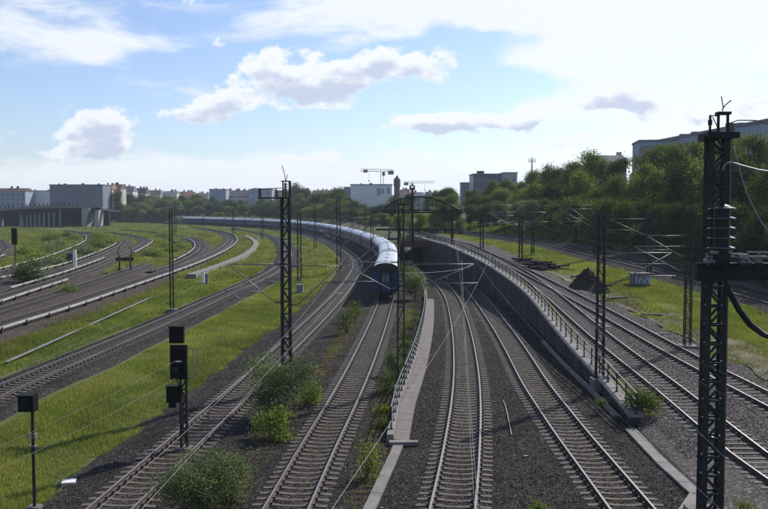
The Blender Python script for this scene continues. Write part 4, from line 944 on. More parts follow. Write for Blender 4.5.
# ------------------------------------------------------------------ trees and shrubs
def leaf_cloud(lobes, n, size, seed, shell=.35, flat=.0):
    """quads scattered through a set of lobes (cx, cy, cz, rx, ry, rz)"""
    rs = np.random.RandomState(seed); L_ = np.array(lobes); wgt = L_[:, 3]*L_[:, 4]+L_[:, 5]**2*.5; wgt /= wgt.sum()
    nc = max(1, n//14)                                    # leaves come in twig-sized clumps
    k = rs.choice(len(L_), nc, p=wgt); d = rs.normal(size=(nc, 3)); d /= np.linalg.norm(d, axis=1)[:, None]
    rr = rs.rand(nc)**shell*(1+.16*rs.normal(size=nc)); c = L_[k, :3]+d*L_[k, 3:]*rr[:, None]
    ctone = np.clip(.28+.22*rs.normal(size=nc), 0, .65)
    idx = np.repeat(np.arange(nc), 14)[:n]; n = len(idx)
    cs = size*2.1
    p = c[idx]+rs.normal(size=(n, 3))*cs*np.array([1, 1, .7]); tone = np.clip(ctone[idx]+.1*rs.normal(size=n), 0, .7)
    nrm = rs.normal(size=(n, 3))+d[idx]*.8+np.array([0, 0, .5]); nrm /= np.linalg.norm(nrm, axis=1)[:, None]
    t = np.cross(nrm, rs.normal(size=(n, 3))); t /= np.linalg.norm(t, axis=1)[:, None]+1e-9; b = np.cross(nrm, t)
    s_ = size*(.6+.8*rs.rand(n))[:, None]
    v = np.stack([p-t*s_*.5, p+b*s_*.32, p+t*s_*.6, p-b*s_*.32], axis=1).reshape(-1, 3)
    v[:, 2] = np.maximum(v[:, 2], .02)
    return v, np.repeat(tone, 4)
def limbs(lobes, h, r0, seed):
    rr = random.Random(seed); mb = MB(); top = (rr.uniform(-.3, .3), rr.uniform(-.3, .3), h*.72)
    pts = [(0, 0, -.4), (top[0]*.2, top[1]*.3, h*.2), (top[0]*.6, top[1]*.5, h*.45), top]; mb.tube(pts, r0, 8, r2=r0*.22)
    for l in lobes:
        z0 = min(l[2]-l[5]*.3, h*.6)*rr.uniform(.55, .8); u = z0/h; a = (top[0]*u, top[1]*u, z0)
        mid = ((a[0]+l[0])/2, (a[1]+l[1])/2, (a[2]+l[2])/2-.1*l[5]); mb.tube([a, mid, (l[0], l[1], l[2]+l[5]*.3)], r0*.42, 5, r2=r0*.1)
    return mb
def tree_proto(kind, seed):
    rr = random.Random(seed)
    if kind == 'poplar': h = 14; lobes = [(rr.uniform(-.5, .5), rr.uniform(-.5, .5), 3+k*1.9, 1.5-.1*k, 1.5-.1*k, 1.9) for k in range(6)]; n = 8000
    elif kind == 'tall': h = 14; lobes = [(rr.uniform(-1.8, 1.8), rr.uniform(-1.8, 1.8), 4+k*1.05+rr.uniform(-.4, .4), rr.uniform(1.3, 2.1)*(1-.04*k), rr.uniform(1.3, 2.1)*(1-.04*k), rr.uniform(1.1, 1.8)) for k in range(9)]; n = 11000
    elif kind == 'sparse': h = 12; lobes = [(rr.uniform(-2.4, 2.4), rr.uniform(-2.4, 2.4), 4+k*.9, rr.uniform(.8, 1.4), rr.uniform(.8, 1.4), rr.uniform(.7, 1.3)) for k in range(9)]; n = 6500
    else: h = 11.5; lobes = [(rr.uniform(-3.1, 3.1)*(1-.06*k), rr.uniform(-3.1, 3.1)*(1-.06*k), 2.6+k*.72, rr.uniform(1.4, 2.2), rr.uniform(1.4, 2.2), rr.uniform(1.2, 1.8)) for k in range(12)]; n = 13000
    v, a = leaf_cloud(lobes, n, .32, seed); zt_ = np.percentile(v[:, 2], 99.7)
    return v, a, limbs(lobes, h, .2 if kind != 'broad' else .26, seed), zt_
PROTO = {}
for i, (kd, sd) in enumerate((('broad', 1), ('broad', 2), ('broad', 3), ('tall', 4), ('tall', 5), ('sparse', 6), ('poplar', 7))):
    v_, a_, lb, top = tree_proto(kd, sd)
    PROTO[(kd, sd)] = (v_, a_, lb.mesh('trunk', m_bark, smooth=True), top, {})
def tree(kd, sd, hue, x, y, zb, ztop, label, group, wid=1.0, nm='tree', cat='tree'):
    v_, a_, tm, top, cache = PROTO[(kd, sd)]
    if hue not in cache: cache[hue] = np_mesh('crown', v_, 4, m_lf[hue], a_)
    s = max(.15, (ztop-zb)/top)
    t = thing(nm, label, cat, (x, y, zb), R.uniform(0, 6.28), group); t.scale = (s*wid, s*wid, s)
    link('trunk', tm, t); link('crown', cache[hue], t); return t
BR = [('broad', 1), ('broad', 2), ('broad', 3)]; TL = [('tall', 4), ('tall', 5)]
# wood on the right: skyline in the picture
SIL = [(428, 194), (436, 188), (447, 185), (458, 185), (470, 186), (482, 188), (492, 185), (505, 181), (518, 178), (528, 174), (540, 170), (552, 167), (562, 166), (575, 162), (585, 156), (596, 151), (606, 158), (616, 158), (626, 151), (634, 147), (645, 150), (655, 149), (668, 146), (680, 141), (690, 140), (702, 137), (715, 138), (728, 137), (745, 136), (756, 137), (768, 143), (800, 138), (860, 136), (940, 135)]
BASE = [(430, 227), (500, 231.5), (560, 239), (600, 244), (640, 251), (700, 262), (768, 278), (860, 300), (940, 322)]
def interp(tb, x): return float(np.interp(x, [a for a, b in tb], [b for a, b in tb]))
cnt = [0, 0, 0, 0]
def wood_row(row, dpx, back, frac, group, lab, hues, kinds, x0=436, x1=930, jit=6):
    px_ = x0
    while px_ < x1:
        p = px_+R.uniform(-jit, jit); bx, by = PR(p, interp(BASE, p)); by = min(by, 185); Y = by*back+R.uniform(-2, 2); x = at(p, Y)
        if Y < 12: break
        zb = min(zr(Y)+2.6, z_right(x, Y, 1)) if Y < 148 else zr(Y)+1.5
        zb = zb-.1 if back < 1.15 else zr(Y)+3+back
        zs = zt(interp(SIL, p)+ (R.uniform(2, 9) if row == 1 else R.uniform(-2.5, 3.5)), Y); top = zb+(zs-zb)*frac*R.uniform(.9, 1.04)
        kd = R.choice(kinds); cnt[row] += 1
        tree(kd[0], kd[1], R.choice(hues if p > 545 else ['light', 'mid', 'grey', 'mid', 'light']), x, Y, zb, top, lab % nth(cnt[row]), group, wid=R.uniform(.85, 1.15)*(1.15 if (top-zb) < 9 else 1))
        px_ += (5.2*max(.75, (top-zb)/12))*850/Y*.62
wood_row(0, 0, 1.0, .55, 'trees of the wood right of the tracks', '%s low tree in the front edge of the right-hand wood, counted from the arch', ['dark', 'mid', 'dark', 'dark'], BR+[('sparse', 6)])
wood_row(1, 0, 1.13, .88, 'trees of the wood right of the tracks', '%s tree in the middle row of the right-hand wood, counted from the arch', ['dark', 'mid', 'dark', 'light'], BR+TL)
wood_row(2, 0, 1.3, 1.03, 'trees of the wood right of the tracks', '%s tall tree on the skyline of the right-hand wood, counted from the arch', ['dark', 'mid', 'mid', 'light'], BR+TL+[('sparse', 6)])
# belt behind the train on the left and centre
SIL2 = [(100, 203), (108, 194), (120, 194), (135, 194), (150, 193), (165, 194), (180, 194), (200, 193), (212, 197), (235, 198), (250, 199), (270, 197), (288, 190), (300, 187), (312, 194), (325, 190), (340, 188), (350, 194), (360, 203), (380, 205), (395, 204), (404, 200), (420, 203), (440, 200)]
def belt(n, Yf, d0, d1, lab, hues, x0, x1, jit=3, kinds=BR+TL):
    for i in range(n):
        p = x0+(x1-x0)*(i+.5)/n+R.uniform(-jit, jit); Y = Yf(p)+R.uniform(-8, 8); x = at(p, Y); zb = -.5 if x < xB(Y) else 3.9
        top = max(zb+3, zt(interp(SIL2, p)+R.uniform(d0, d1), Y)); kd = R.choice(kinds)
        tree(kd[0], kd[1], R.choice(hues), x, Y, zb, top, lab % nth(i+1), 'trees of the belt behind the train', wid=R.uniform(.9, 1.25)*min(1.9, max(1.15, 12./(top-zb))))
def YB(p):                                   # distance just behind the train's line of sight
    return float(np.interp(p, [90, 180, 270, 300, 330, 352, 372, 400, 440], [560, 530, 450, 405, 340, 300, 250, 235, 230]))
belt(46, lambda p: YB(p)+55, -1, 5, '%s tree in the back row of the belt behind the train, counted from the left', ['dark', 'mid', 'dark', 'grey'], 102, 405)
belt(44, lambda p: YB(p)+25, 5, 12, '%s tree in the front row of the belt behind the train, counted from the left', ['mid', 'light', 'dark', 'grey', 'mid'], 100, 385)
belt(40, lambda p: YB(p)+10, 12, 17, '%s low leafy tree directly behind the train, counted from the left', ['mid', 'light', 'yellow', 'dark'], 104, 392, kinds=BR)
for i, (p, Y, yb, yt, hue, kd, lb) in enumerate([(421, 190, 240, 212, 'yellow', ('broad', 1), 'bright yellow-green tree left under the arch'), (436, 186, 240, 211, 'yellow', ('broad', 2), 'bright yellow-green tree right under the arch'),
        (447, 192, 238, 216, 'light', ('broad', 3), 'pale green small tree against the right arch pillar'), (460.5, 176, 238, 219, 'grey', ('broad', 2), 'round grey-green shrub tree just right of the arch pillar'),
        (400, 205, 238, 213, 'light', ('broad', 1), 'light green tree left of the heavy arch pillar'), (296, 470, 224, 183, 'dark', ('poplar', 7), 'dark narrow poplar rising behind the tall double mast'),
        (410, 260, 225, 193, 'dark', ('tall', 4), 'dark tree directly behind the left half of the arch'), (397, 300, 225, 196, 'dark', ('broad', 3), 'dark tree at the left foot of the arch below the water tower'),
        (108, 560, 222, 192, 'dark', ('poplar', 7), 'left dark poplar before the orange roofed house'), (118, 560, 222, 189, 'dark', ('poplar', 7), 'right dark poplar before the orange roofed house'),
        (427, 330, 222, 194, 'dark', ('poplar', 7), 'thin dark tree behind the top of the arch'), (404, 230, 235, 206, 'mid', ('broad', 2), 'bushy tree between the water tower and the heavy arch pillar')]):
    zb = zt(yb, Y); tree(kd[0], kd[1], hue, at(p, Y), Y, max(zb, -.5), zt(yt, Y), lb, None, wid=1.1 if kd[0] != 'poplar' else 1.3)

# shrubs
def bush(x, y, w_, h_, hue, label, seed, n=2600, size=.11, zb=-.42, nm='bush', cat='bush', up=False, group=None, stems=7):
    rr = random.Random(seed)
    if up: lobes = [(rr.uniform(-.4, .4)*w_, rr.uniform(-.3, .3)*w_, h_*rr.uniform(.15, .8), w_*.13, w_*.13, h_*.2) for _ in range(12)]
    else: lobes = [(rr.uniform(-.3, .3)*w_, rr.uniform(-.3, .3)*w_, h_*rr.uniform(.2, .68), w_*.26, w_*.26, h_*.24) for _ in range(9)]
    if not up and n > 2000: lobes += [(rr.uniform(-.42, .42)*w_, rr.uniform(-.42, .42)*w_, h_*rr.uniform(.55, .92), w_*.05, w_*.05, h_*.20) for _ in range(14)]
    v_, a_ = leaf_cloud(lobes, n, size, seed, .6)
    t = thing(nm, label, cat, (x, y, zb), group=group)
    mb = MB()
    for l in lobes[:stems]: mb.tube([(0, 0, 0), (l[0]*.6, l[1]*.6, l[2]*.6), (l[0], l[1], l[2]+l[5])], .018+.004*h_, 5, r2=.006)
    mb.build('stem', m_bark, t); link('foliage', np_mesh('foliage', v_, 4, m_lf[hue], a_), t); return t
def pbush(px_, py, wpx, hpx, hue, label, seed, right=False, **k):
    x, Y = (PR(px_, py, -.2) if right else P(px_, py, -.2)); sc = 850/Y
    return bush(x, Y, wpx/sc, hpx/sc, hue, label, seed, zb=(zr(Y) if right else 0)-.22, **k)
pbush(279, 416, 74, 66, 'grey', 'large round green bush at the foot of the tall double mast', 21, n=9000, size=.09)
pbush(306, 404, 34, 26, 'light', 'lower light green right-hand side shoot of the large round bush', 26, n=1800, size=.09)
pbush(268, 440, 40, 34, 'light', 'fern-like light green young sapling clump in front of the large bush', 22, n=1500, size=.12, up=True)
pbush(204, 513, 92, 66, 'grey', 'big grey-green bush at the bottom edge right of the field track', 23, n=11000, size=.075)
pbush(232, 500, 36, 44, 'grey', 'smaller side bush joined to the right of the bottom bush', 28, n=2800, size=.075)
pbush(367, 478, 17, 42, 'light', 'thin upright yellowish weed beside the straight cable trough', 24, n=900, size=.08, up=True)
pbush(643, 414, 34, 26, 'mid', 'green shrub growing through the near end of the wall railing', 25, right=True, n=3200, size=.09)
pbush(28, 282, 26, 20, 'dark', 'dark low bush among the electric tracks at the left', 31, n=2500, size=.26)
pbush(347, 334, 16, 30, 'mid', 'small upright green shrub left of the train track near its shadow', 32, n=1100, size=.12, up=True)
pbush(355, 322, 12, 22, 'mid', 'little shrub just behind the small upright one at the train shadow', 33, n=700, size=.12, up=True)
pbush(393, 375, 14, 30, 'grey', 'grey-green shrub at the foot of the slim mast beside the railing', 34, n=1600, size=.09, up=True)
pbush(385, 392, 12, 18, 'mid', 'small shrub below the slim mast on the ballast', 35, n=700, size=.09, up=True)
pbush(414, 300, 20, 30, 'grey', 'pale grey-green bush beside the railing right of the train end', 36, n=2600, size=.16)
pbush(408, 285, 16, 26, 'grey', 'pale grey-green bush behind the first one beside the train end', 37, n=2000, size=.18)
pbush(405, 268, 16, 24, 'mid', 'green bush beside the train under the brown girder', 38, n=1800, size=.2)
pbush(602, 405, 10, 8, 'mid', 'small green tuft on the wall top behind the railing', 39, right=True, n=500, size=.07)
pbush(746, 512, 14, 10, 'light', 'small green weed at the bottom right beside the big mast', 40, n=400, size=.06)
pbush(538, 514, 20, 14, 'light', 'green weed at the bottom edge between the cutting tracks', 41, n=700, size=.06)
pbush(70, 292, 14, 7, 'light', 'low weed patch between the electric tracks', 42, n=500, size=.2)
# strip of rank grass and weeds beside the left railing
for i, (Y, w_) in enumerate([(39, .5), (42, .6), (46, .8), (50, .9), (54, 1.0), (58, 1.1), (62, 1.1), (66, 1.1), (71, 1.2), (76, 1.3), (81, 1.3), (87, 1.4)]):
    bush(xL(Y)-.35-w_*.5, Y, w_*1.1, .32+.2*R.random(), R.choice(['light', 'yellow', 'mid']), '%s weed clump along the left side of the pale railing, counted from its near end' % nth(i+1), 60+i, n=600, size=.08, zb=-.22, nm='weed_clump', cat='weeds', group='weed clumps beside the pale railing', stems=4)
# scrub islands between the electric tracks
SCR = []
for i in range(46):
    u = R.random(); Y = 150+150*u; x = xS3(Y)+(xS4(Y)-xS3(Y))*R.uniform(.2, .8)
    if i % 2: x = xS4(Y)-R.uniform(4, 16)
    if i % 5 == 0: Y = 165+130*R.random(); x = (xS2(Y)+xS6(Y))/2+R.uniform(-2.5, 2.5)
    SCR.append((x, Y))
for i, (x, Y) in enumerate(sorted(SCR, key=lambda q: q[1])):
    bush(x, Y, R.uniform(2.5, 5), R.uniform(.8, 1.9), R.choice(['light', 'light', 'mid', 'grey', 'yellow']), '%s low scrub bush between the electric tracks, counted from the near side' % nth(i+1), 100+i, n=700, size=.34, nm='scrub_bush', cat='bush', group='scrub between the electric tracks', stems=3)

# ------------------------------------------------------------------ grass
def tufts(name, n, xy, h0, h1, mat, zf, w=.02, lean=.5, seed=1, tone=.3, label='green grass'):
    rs = np.random.RandomState(seed); P_ = xy(rs, n); n = len(P_); k = 3
    p = np.repeat(P_, k, axis=0)+np.concatenate([rs.normal(size=(n*k, 2))*.05, np.zeros((n*k, 1))], 1); m = len(p)
    hh = (h0+(h1-h0)*rs.rand(m)); sc = np.clip(p[:, 1]/45., 1, 7); ww = w*sc*(.7+.6*rs.rand(m)); a = rs.rand(m)*6.283; la = rs.rand(m)*6.283; ll = hh*lean*rs.rand(m)
    b0 = np.stack([p[:, 0]-np.cos(a)*ww, p[:, 1]-np.sin(a)*ww, p[:, 2]-.05], 1); b1 = np.stack([p[:, 0]+np.cos(a)*ww, p[:, 1]+np.sin(a)*ww, p[:, 2]-.05], 1)
    tp = np.stack([p[:, 0]+np.cos(la)*ll, p[:, 1]+np.sin(la)*ll, p[:, 2]+hh], 1)
    v_ = np.stack([b0, b1, tp], 1).reshape(-1, 3)
    pt = tone+.30*np.sin(p[:, 0]*.35+1.3*np.sin(p[:, 1]*.22))*np.cos(p[:, 1]*.19)+.22*np.sin(p[:, 0]*1.3+2*np.sin(p[:, 1]*.6))*np.sin(p[:, 1]*.8+p[:, 0]*.4)+.2*rs.normal(size=m)
    tp_h = .75+.55*np.sin(p[:, 0]*.8+1.7*np.sin(p[:, 1]*.35))*np.sin(p[:, 1]*.5); tp[:, 2] = p[:, 2]+hh*np.clip(tp_h, .5, 1.4)
    v_ = np.stack([b0, b1, tp], 1).reshape(-1, 3)
    o = link(name, np_mesh(name, v_, 3, mat, np.repeat(np.clip(pt, 0, 1), 3))); tag(o, label, 'grass', kind='stuff'); return o
xBv = np.vectorize(xB); xEv = np.vectorize(xE); xAv = np.vectorize(xA); xZv = np.vectorize(xZ); xS1v = np.vectorize(xS1); xFv = np.vectorize(xF); xGv = np.vectorize(xG); zrv = np.vectorize(zr); xS6v = np.vectorize(xS6); xWv = np.vectorize(xW)
def gz_l(x, y): return -.455+.05*(np.sin(x*.21)*np.cos(y*.273)+.5*np.sin(x*.483+y*.357))
def region(xl, xr, Y0, Y1, pw, zf):
    def f(rs, n):
        Y = Y0*(Y1/Y0)**(rs.rand(n)**pw) ; a, b = xl(Y), xr(Y); x = a+(b-a)*rs.rand(n)
        keep = (np.abs(x/Y) < .56)&(rs.rand(n) < np.clip((b-a)/14., .15, 1)); x = x[keep]; Y = Y[keep]
        return np.stack([x, Y, zf(x, Y)], 1)
    return f
fieldL = lambda Y: np.minimum(xZv(Y)+3.0, xAv(Y)-3.6)
tufts('grass', 150000, region(fieldL, lambda Y: xAv(Y)-3.4+.3*np.sin(Y*.9)+.2*np.sin(Y*2.3), 27, 210, 1.0, gz_l), .10, .30, m_blade, None, .016, seed=3, label='bright green grass of the wide field left of the train')
tufts('dry_grass', 26000, region(lambda Y: xAv(Y)-6-3*np.sin(Y*.13)**2, lambda Y: xAv(Y)-3.2, 27, 120, 1.0, gz_l), .10, .34, m_bladedry, None, .013, seed=4, label='drier straw-toned grass along the edge of the field ballast')
def patchy(rs, n):
    q = region(fieldL, lambda Y: xAv(Y)-3.4, 27, 200, 1.0, gz_l)(rs, n); f_ = np.sin(q[:, 0]*.55+2*np.sin(q[:, 1]*.16))*np.cos(q[:, 1]*.33+np.sin(q[:, 0]*.4)); return q[f_+.25*rs.normal(size=len(q)) > .35]
tufts('dry_grass', 90000, patchy, .12, .36, m_bladedry, None, .012, seed=24, tone=.35, label='paler seeding grass patches scattered over the wide field')
tufts('grass', 100000, region(lambda Y: xS1v(Y)+4.2, lambda Y: xZv(Y)-2.8, 36, 330, 1.0, gz_l), .12, .40, m_blade, None, .018, seed=5, tone=.22, label='rough grass on the bank between the electric tracks and the lone track')
tufts('dry_grass', 22000, region(lambda Y: xS1v(Y)+2.8, lambda Y: xS1v(Y)+7, 40, 330, 1.0, gz_l), .15, .5, m_bladedry, None, .018, seed=6, tone=.1, label='grey weedy growth beside the nearest electric track')
ZR_ = lambda x, y: zrv(y)-.37
tufts('grass', 90000, region(lambda Y: np.where(Y < 98, xFv(np.minimum(Y, 98))+5.2+1.2*np.sin(Y*.25), xEv(Y)+4.0), lambda Y: xGv(Y)-2.6, 46, 240, 1.0, ZR_), .10, .34, m_blade, None, .018, seed=7, tone=.32, label='bright grass strip between the raised tracks and the far tracks')
tufts('dry_grass', 60000, region(lambda Y: xFv(np.minimum(Y, 100))+3.4, lambda Y: xFv(np.minimum(Y, 100))+10, 36, 110, 1.0, ZR_), .08, .26, m_bladedry, None, .015, seed=8, label='dry thin grass over the dirt beside the outer raised track')
tufts('grass', 26000, region(lambda Y: xGv(Y)+7.0, lambda Y: xGv(Y)+16, 30, 230, 1.0, lambda x, y: zrv(y)-.3+np.clip((x-xGv(y)-7)*.16, 0, 3)), .2, .7, m_blade, None, .03, seed=9, tone=0., label='dark rank grass under the wood on the right')
tufts('grass', 24000, region(lambda Y: xS6v(Y)-14, lambda Y: xS6v(Y)-3.5, 150, 330, 1.0, gz_l), .2, .6, m_blade, None, .03, seed=10, tone=.2, label='rough grass island inside the bend of the electric tracks')
TRK = [np.vectorize(f_) for f_ in (xS1, xS2, xS3, xS4, xS6, xZ, xA)]; TRK2 = [(np.vectorize(xS8), 152), (np.vectorize(xS5), 270)]
def wild(rs, n):
    Y = 125*(640/125.)**rs.rand(n); b = xAv(Y)-3.4; x = -.52*Y+(b+.52*Y)*rs.rand(n); k = x < b
    for q in TRK: k &= np.abs(x-q(Y)) > 2.7
    for q, ym in TRK2: k &= (np.abs(x-q(Y)) > 2.7)|(Y > ym)
    pat = np.sin(x*.11+2*np.sin(Y*.05))*np.cos(Y*.07); k &= rs.rand(n) < .75+.5*pat
    x = x[k]; Y = Y[k]; return np.stack([x, Y, np.full(len(x), -.47)], 1)
tufts('grass', 120000, wild, .2, .75, m_blade, None, .028, seed=12, tone=.2, label='rough meadow between the far curving tracks on the left')
tufts('dry_grass', 50000, wild, .2, .8, m_bladedry, None, .025, seed=13, tone=.1, label='dry weeds between the far curving tracks on the left')
def ragged(rs, n):
    Y = 27*(130/27.)**rs.rand(n); x = xAv(Y)-3.1+np.abs(rs.normal(size=n))*.45-.3; k = np.sin(Y*.7)+np.sin(Y*2.1+1)+rs.normal(size=n)*.6 > .2
    return np.stack([x[k], Y[k], np.full(k.sum(), -.36)], 1)
tufts('grass', 9000, ragged, .06, .2, m_blade, None, .014, seed=14, label='grass creeping onto the ballast along the field track')
tufts('weeds', 4000, lambda rs, n: (lambda Y: np.stack([xWv(Y)+.9+np.abs(rs.normal(size=n))*.25, Y, zrv(Y)-.2], 1))(40*(100/40.)**rs.rand(n)), .05, .2, m_bladedry, None, .014, seed=15, label='dry weeds at the foot of the wall railing')
tufts('weeds', 5000, lambda rs, n: (lambda Y: np.stack([xBv(Y)+np.where(rs.rand(n) < .5, -2.4, 2.3)+rs.normal(size=n)*.35, Y, np.full(n, -.2)], 1))(28*(85/28.)**(np.round(rs.rand(n)*60)/60+rs.normal(size=n)*.002)), .05, .22, m_bladedry, None, .012, seed=16, label='sparse weeds in the ballast on both sides of the train track')
def patchy2(rs, n):
    q = region(lambda Y: xFv(np.minimum(Y, 100))+3.0+.8*np.sin(Y*.8), lambda Y: xFv(np.minimum(Y, 100))+9.5, 33, 105, 1.25, ZR_)(rs, n); f_ = np.sin(q[:, 0]*.9+2*np.sin(q[:, 1]*.21))*np.cos(q[:, 1]*.28+np.sin(q[:, 0]*.7)); return q[f_+.25*rs.normal(size=len(q))+(q[:, 0]-xFv(np.minimum(q[:, 1], 100))-6)*.15 > .05]
tufts('grass', 120000, patchy2, .08, .28, m_blade, None, .016, seed=17, tone=.4, label='patchy green grass growing over the dirt beside the outer raised track')
# loose stones on the near ballast
def stones(name, n, fx, Y0, Y1, zf, mats, seed, s0=.018, s1=.04, label=''):
    rs = np.random.RandomState(seed); Y = Y0*(Y1/Y0)**rs.rand(n); x = fx(rs, Y); k = (np.abs(x/Y) < .52); x = x[k]; Y = Y[k]; n = len(x)
    s_ = (s0+(s1-s0)*rs.rand(n)**2)[:, None, None]
    o8 = np.array([[1, 0, 0], [0, 1, 0], [-1, 0, 0], [0, -1, 0], [0, 0, 1]], float)
    q = rs.normal(size=(n, 5, 3))*.22+o8[None]; ang = rs.rand(n)*6.283; c, s2 = np.cos(ang)[:, None], np.sin(ang)[:, None]
    qx = q[..., 0]*c-q[..., 1]*s2; qy = q[..., 0]*s2+q[..., 1]*c; q = np.stack([qx, qy, q[..., 2]*.8], -1)*s_
    q += np.stack([x, Y, zf(x, Y)], 1)[:, None, :]
    tri = [(0, 1, 4), (1, 2, 4), (2, 3, 4), (3, 0, 4)]
    v_ = np.concatenate([q[:, list(t_), :].reshape(n, 1, 3, 3) for t_ in tri], 1).reshape(-1, 3)
    o = link(name, np_mesh(name, v_, 3, mats)); tag(o, label, 'gravel', kind='stuff')
m_stone = ballast_mat('loose_stone', (.02, .0185, .018), (.085, .078, .075), (.7, .65, .6))
nt_ = m_stone.node_tree
for nn in nt_.nodes:
    if nn.type == 'TEX_VORONOI': nn.inputs['Scale'].default_value = 9
def near_x(rs, Y):
    a = xAv(Y)-2.5; b = xWv(Y); return a+(b-a)*rs.rand(len(Y))
stones('ballast_stones', 90000, near_x, 26.5, 75, lambda x, y: np.full(len(x), -.197), m_stone, 5, label='loose ballast stones of the cutting and the train track')
stones('ballast_stones', 30000, lambda rs, Y: xWv(Y)+.8+rs.rand(len(Y))*9.5, 34, 80, lambda x, y: zrv(y)-.197, m_stone, 6, label='loose ballast stones around the raised tracks')
stones('ballast_stones', 12000, lambda rs, Y: xZv(Y)+rs.uniform(-2.0, 2.0, len(Y)), 38, 100, lambda x, y: np.full(len(x), -.205), m_stone, 7, label='loose ballast stones of the lone track')

# ------------------------------------------------------------------ buildings
def bmat(name, c, k=.12, rough=.85): return nmat(name, [tuple(v_*(1-k) for v_ in c), tuple(v_*(1+k) for v_ in c)], .15, 6, rough)
m_b = {'white': bmat('white_render', (.62, .62, .62)), 'grey': bmat('grey_render', (.15, .165, .195)), 'cream': bmat('cream_render', (.42, .38, .33)), 'bluegrey': bmat('bluegrey_render', (.26, .30, .37)),
       'pale': bmat('pale_render', (.45, .46, .48)), 'roofbrown': bmat('roof_brown', (.09, .06, .05)), 'rooforange': bmat('roof_orange', (.26, .14, .09)), 'roofgrey': bmat('roof_grey', (.13, .14, .16)), 'darkglass': bmat('dark_facade', (.06, .075, .11), .2, .4), 'brick': bmat('dark_brick', (.05, .033, .03))}
m_pane = pmat('window_pane', (.05, .06, .08), .15, 0, .6)[0]
def building(pa, pb, ytop, Y, wall, label, roof=None, rh=0., d_=12., wins=None, ang=0., z0=0., nm='apartment_building', yb=None, parapet=True, chim=2, group=None, flat=False):
    xa, xb = at(pa, Y), at(pb, Y); W_ = xb-xa; ztop = zt(ytop, Y); cx = (xa+xb)/2; zr_ = ztop-rh
    t = thing(nm, label, 'building', (cx, Y+d_/2, z0), ang, group); h = zr_-z0
    mb = MB(); mb.box((0, 0, h/2), (W_, d_, h)); w_ = mb.build('wall', m_b[wall], t)
    if rh > 0 and not flat:
        mb = MB(); a, b = W_/2+.3, d_/2+.4; mb.add([(-a, -b, h), (a, -b, h), (a, b, h), (-a, b, h), (-a+.6, -b*.25, h+rh), (a-.6, -b*.25, h+rh), (a-.6, b*.25, h+rh), (-a+.6, b*.25, h+rh)], [(0, 1, 5, 4), (1, 2, 6, 5), (2, 3, 7, 6), (3, 0, 4, 7), (4, 5, 6, 7), (3, 2, 1, 0)]); rf = mb.build('roof', m_b[roof or 'roofbrown'], t)
    else:
        mb = MB(); mb.box((0, 0, h+.15), (W_+.5, d_+.5, .5)); rf = mb.build('roof', m_b[roof or 'roofgrey'], t)
    for k in range(chim):
        mb = MB(); xx = R.uniform(-.42, .42)*W_; mb.box((xx, R.uniform(-.2, .2)*d_, h+rh+.4), (R.uniform(.8, 1.8), .9, R.uniform(1.2, 2.0))); mb.build('chimney', m_b[R.choice(['rooforange', 'cream', 'roofbrown'])], rf)
    if wins:
        nc_, nr_, ww, wh = wins
        for i in range(nc_):
            for j in range(nr_):
                mb = MB(); x_ = -W_/2+W_*(i+.5)/nc_; z_ = h-(h/(nr_+.3))*(j+.62) if nr_ > 1 else h*.7
                mb.box((x_, -d_/2-.01, z_), (ww, .1, wh)); o = mb.build('window', m_pane, t)
    return t
building(-30, 25.5, 188, 560, 'bluegrey', 'grey house with rows of windows at the far left edge above the road bridge', 'roofbrown', 2.2, 14, (11, 6, 1.6, 2.0), chim=4)
building(26, 56, 191, 575, 'white', 'house with a blank pale gable wall above the road bridge', 'roofgrey', 0, 14, chim=3)
building(50, 103, 185, 540, 'grey', 'large windowless blue-grey fire wall behind the road bridge', 'roofgrey', 0, 16, chim=5)
building(104, 112, 184.5, 560, 'cream', 'cream house with an orange-brown roof right of the large grey wall', 'rooforange', 3.0, 12, (3, 5, 1.4, 1.8), chim=2)
building(112, 121, 184, 575, 'cream', 'cream house with a brown roof, second right of the large grey wall', 'roofbrown', 3.0, 12, (3, 5, 1.4, 1.8), chim=2)
building(121, 133, 186, 600, 'white', 'white gabled house above the trees, third right of the large grey wall', 'roofgrey', 4.0, 12, (3, 4, 1.4, 1.8), chim=2)
building(134, 146, 188, 620, 'pale', 'pale house with a dark steep roof right of the white gabled one', 'roofbrown', 4.0, 12, (4, 4, 1.4, 1.8), chim=3)
building(147, 160, 190, 640, 'pale', 'pale house with a grey roof in the middle of the left skyline', 'roofgrey', 3.5, 12, (4, 4, 1.4, 1.8), chim=2)
building(161, 177, 191, 650, 'white', 'low white house with dark window row on the left skyline', 'roofgrey', 2., 12, (5, 4, 1.8, 1.6), chim=3)
building(178, 194, 191.5, 660, 'cream', 'cream house with an orange roof on the left skyline', 'rooforange', 3.0, 12, (4, 4, 1.4, 1.8), chim=3)
building(195, 208, 193, 670, 'pale', 'pale roofed house just left of the plain grey gable block', 'roofgrey', 3.0, 12, (4, 4, 1.4, 1.8), chim=3)
building(209.5, 226, 189.5, 600, 'bluegrey', 'plain blue-grey gable block left of the tall double mast', 'roofgrey', 0, 14, chim=2)
building(226, 249, 190, 615, 'pale', 'long block with a dark roof and window rows left of the tall double mast', 'roofbrown', 2.6, 14, (8, 5, 1.4, 1.8), chim=5)
building(249, 272, 189.5, 605, 'bluegrey', 'blue-grey block directly left of the tall double mast', 'roofgrey', 0, 14, (3, 5, 1.2, 1.6), chim=3)
building(274, 289, 190, 620, 'pale', 'pale block directly behind the tall double mast', 'roofbrown', 2.5, 14, (5, 5, 1.2, 1.6), chim=3)
building(289, 310, 189.5, 640, 'bluegrey', 'blue-grey block right of the dark narrow poplar', 'roofbrown', 2.5, 14, (6, 5, 1.2, 1.6), chim=3)
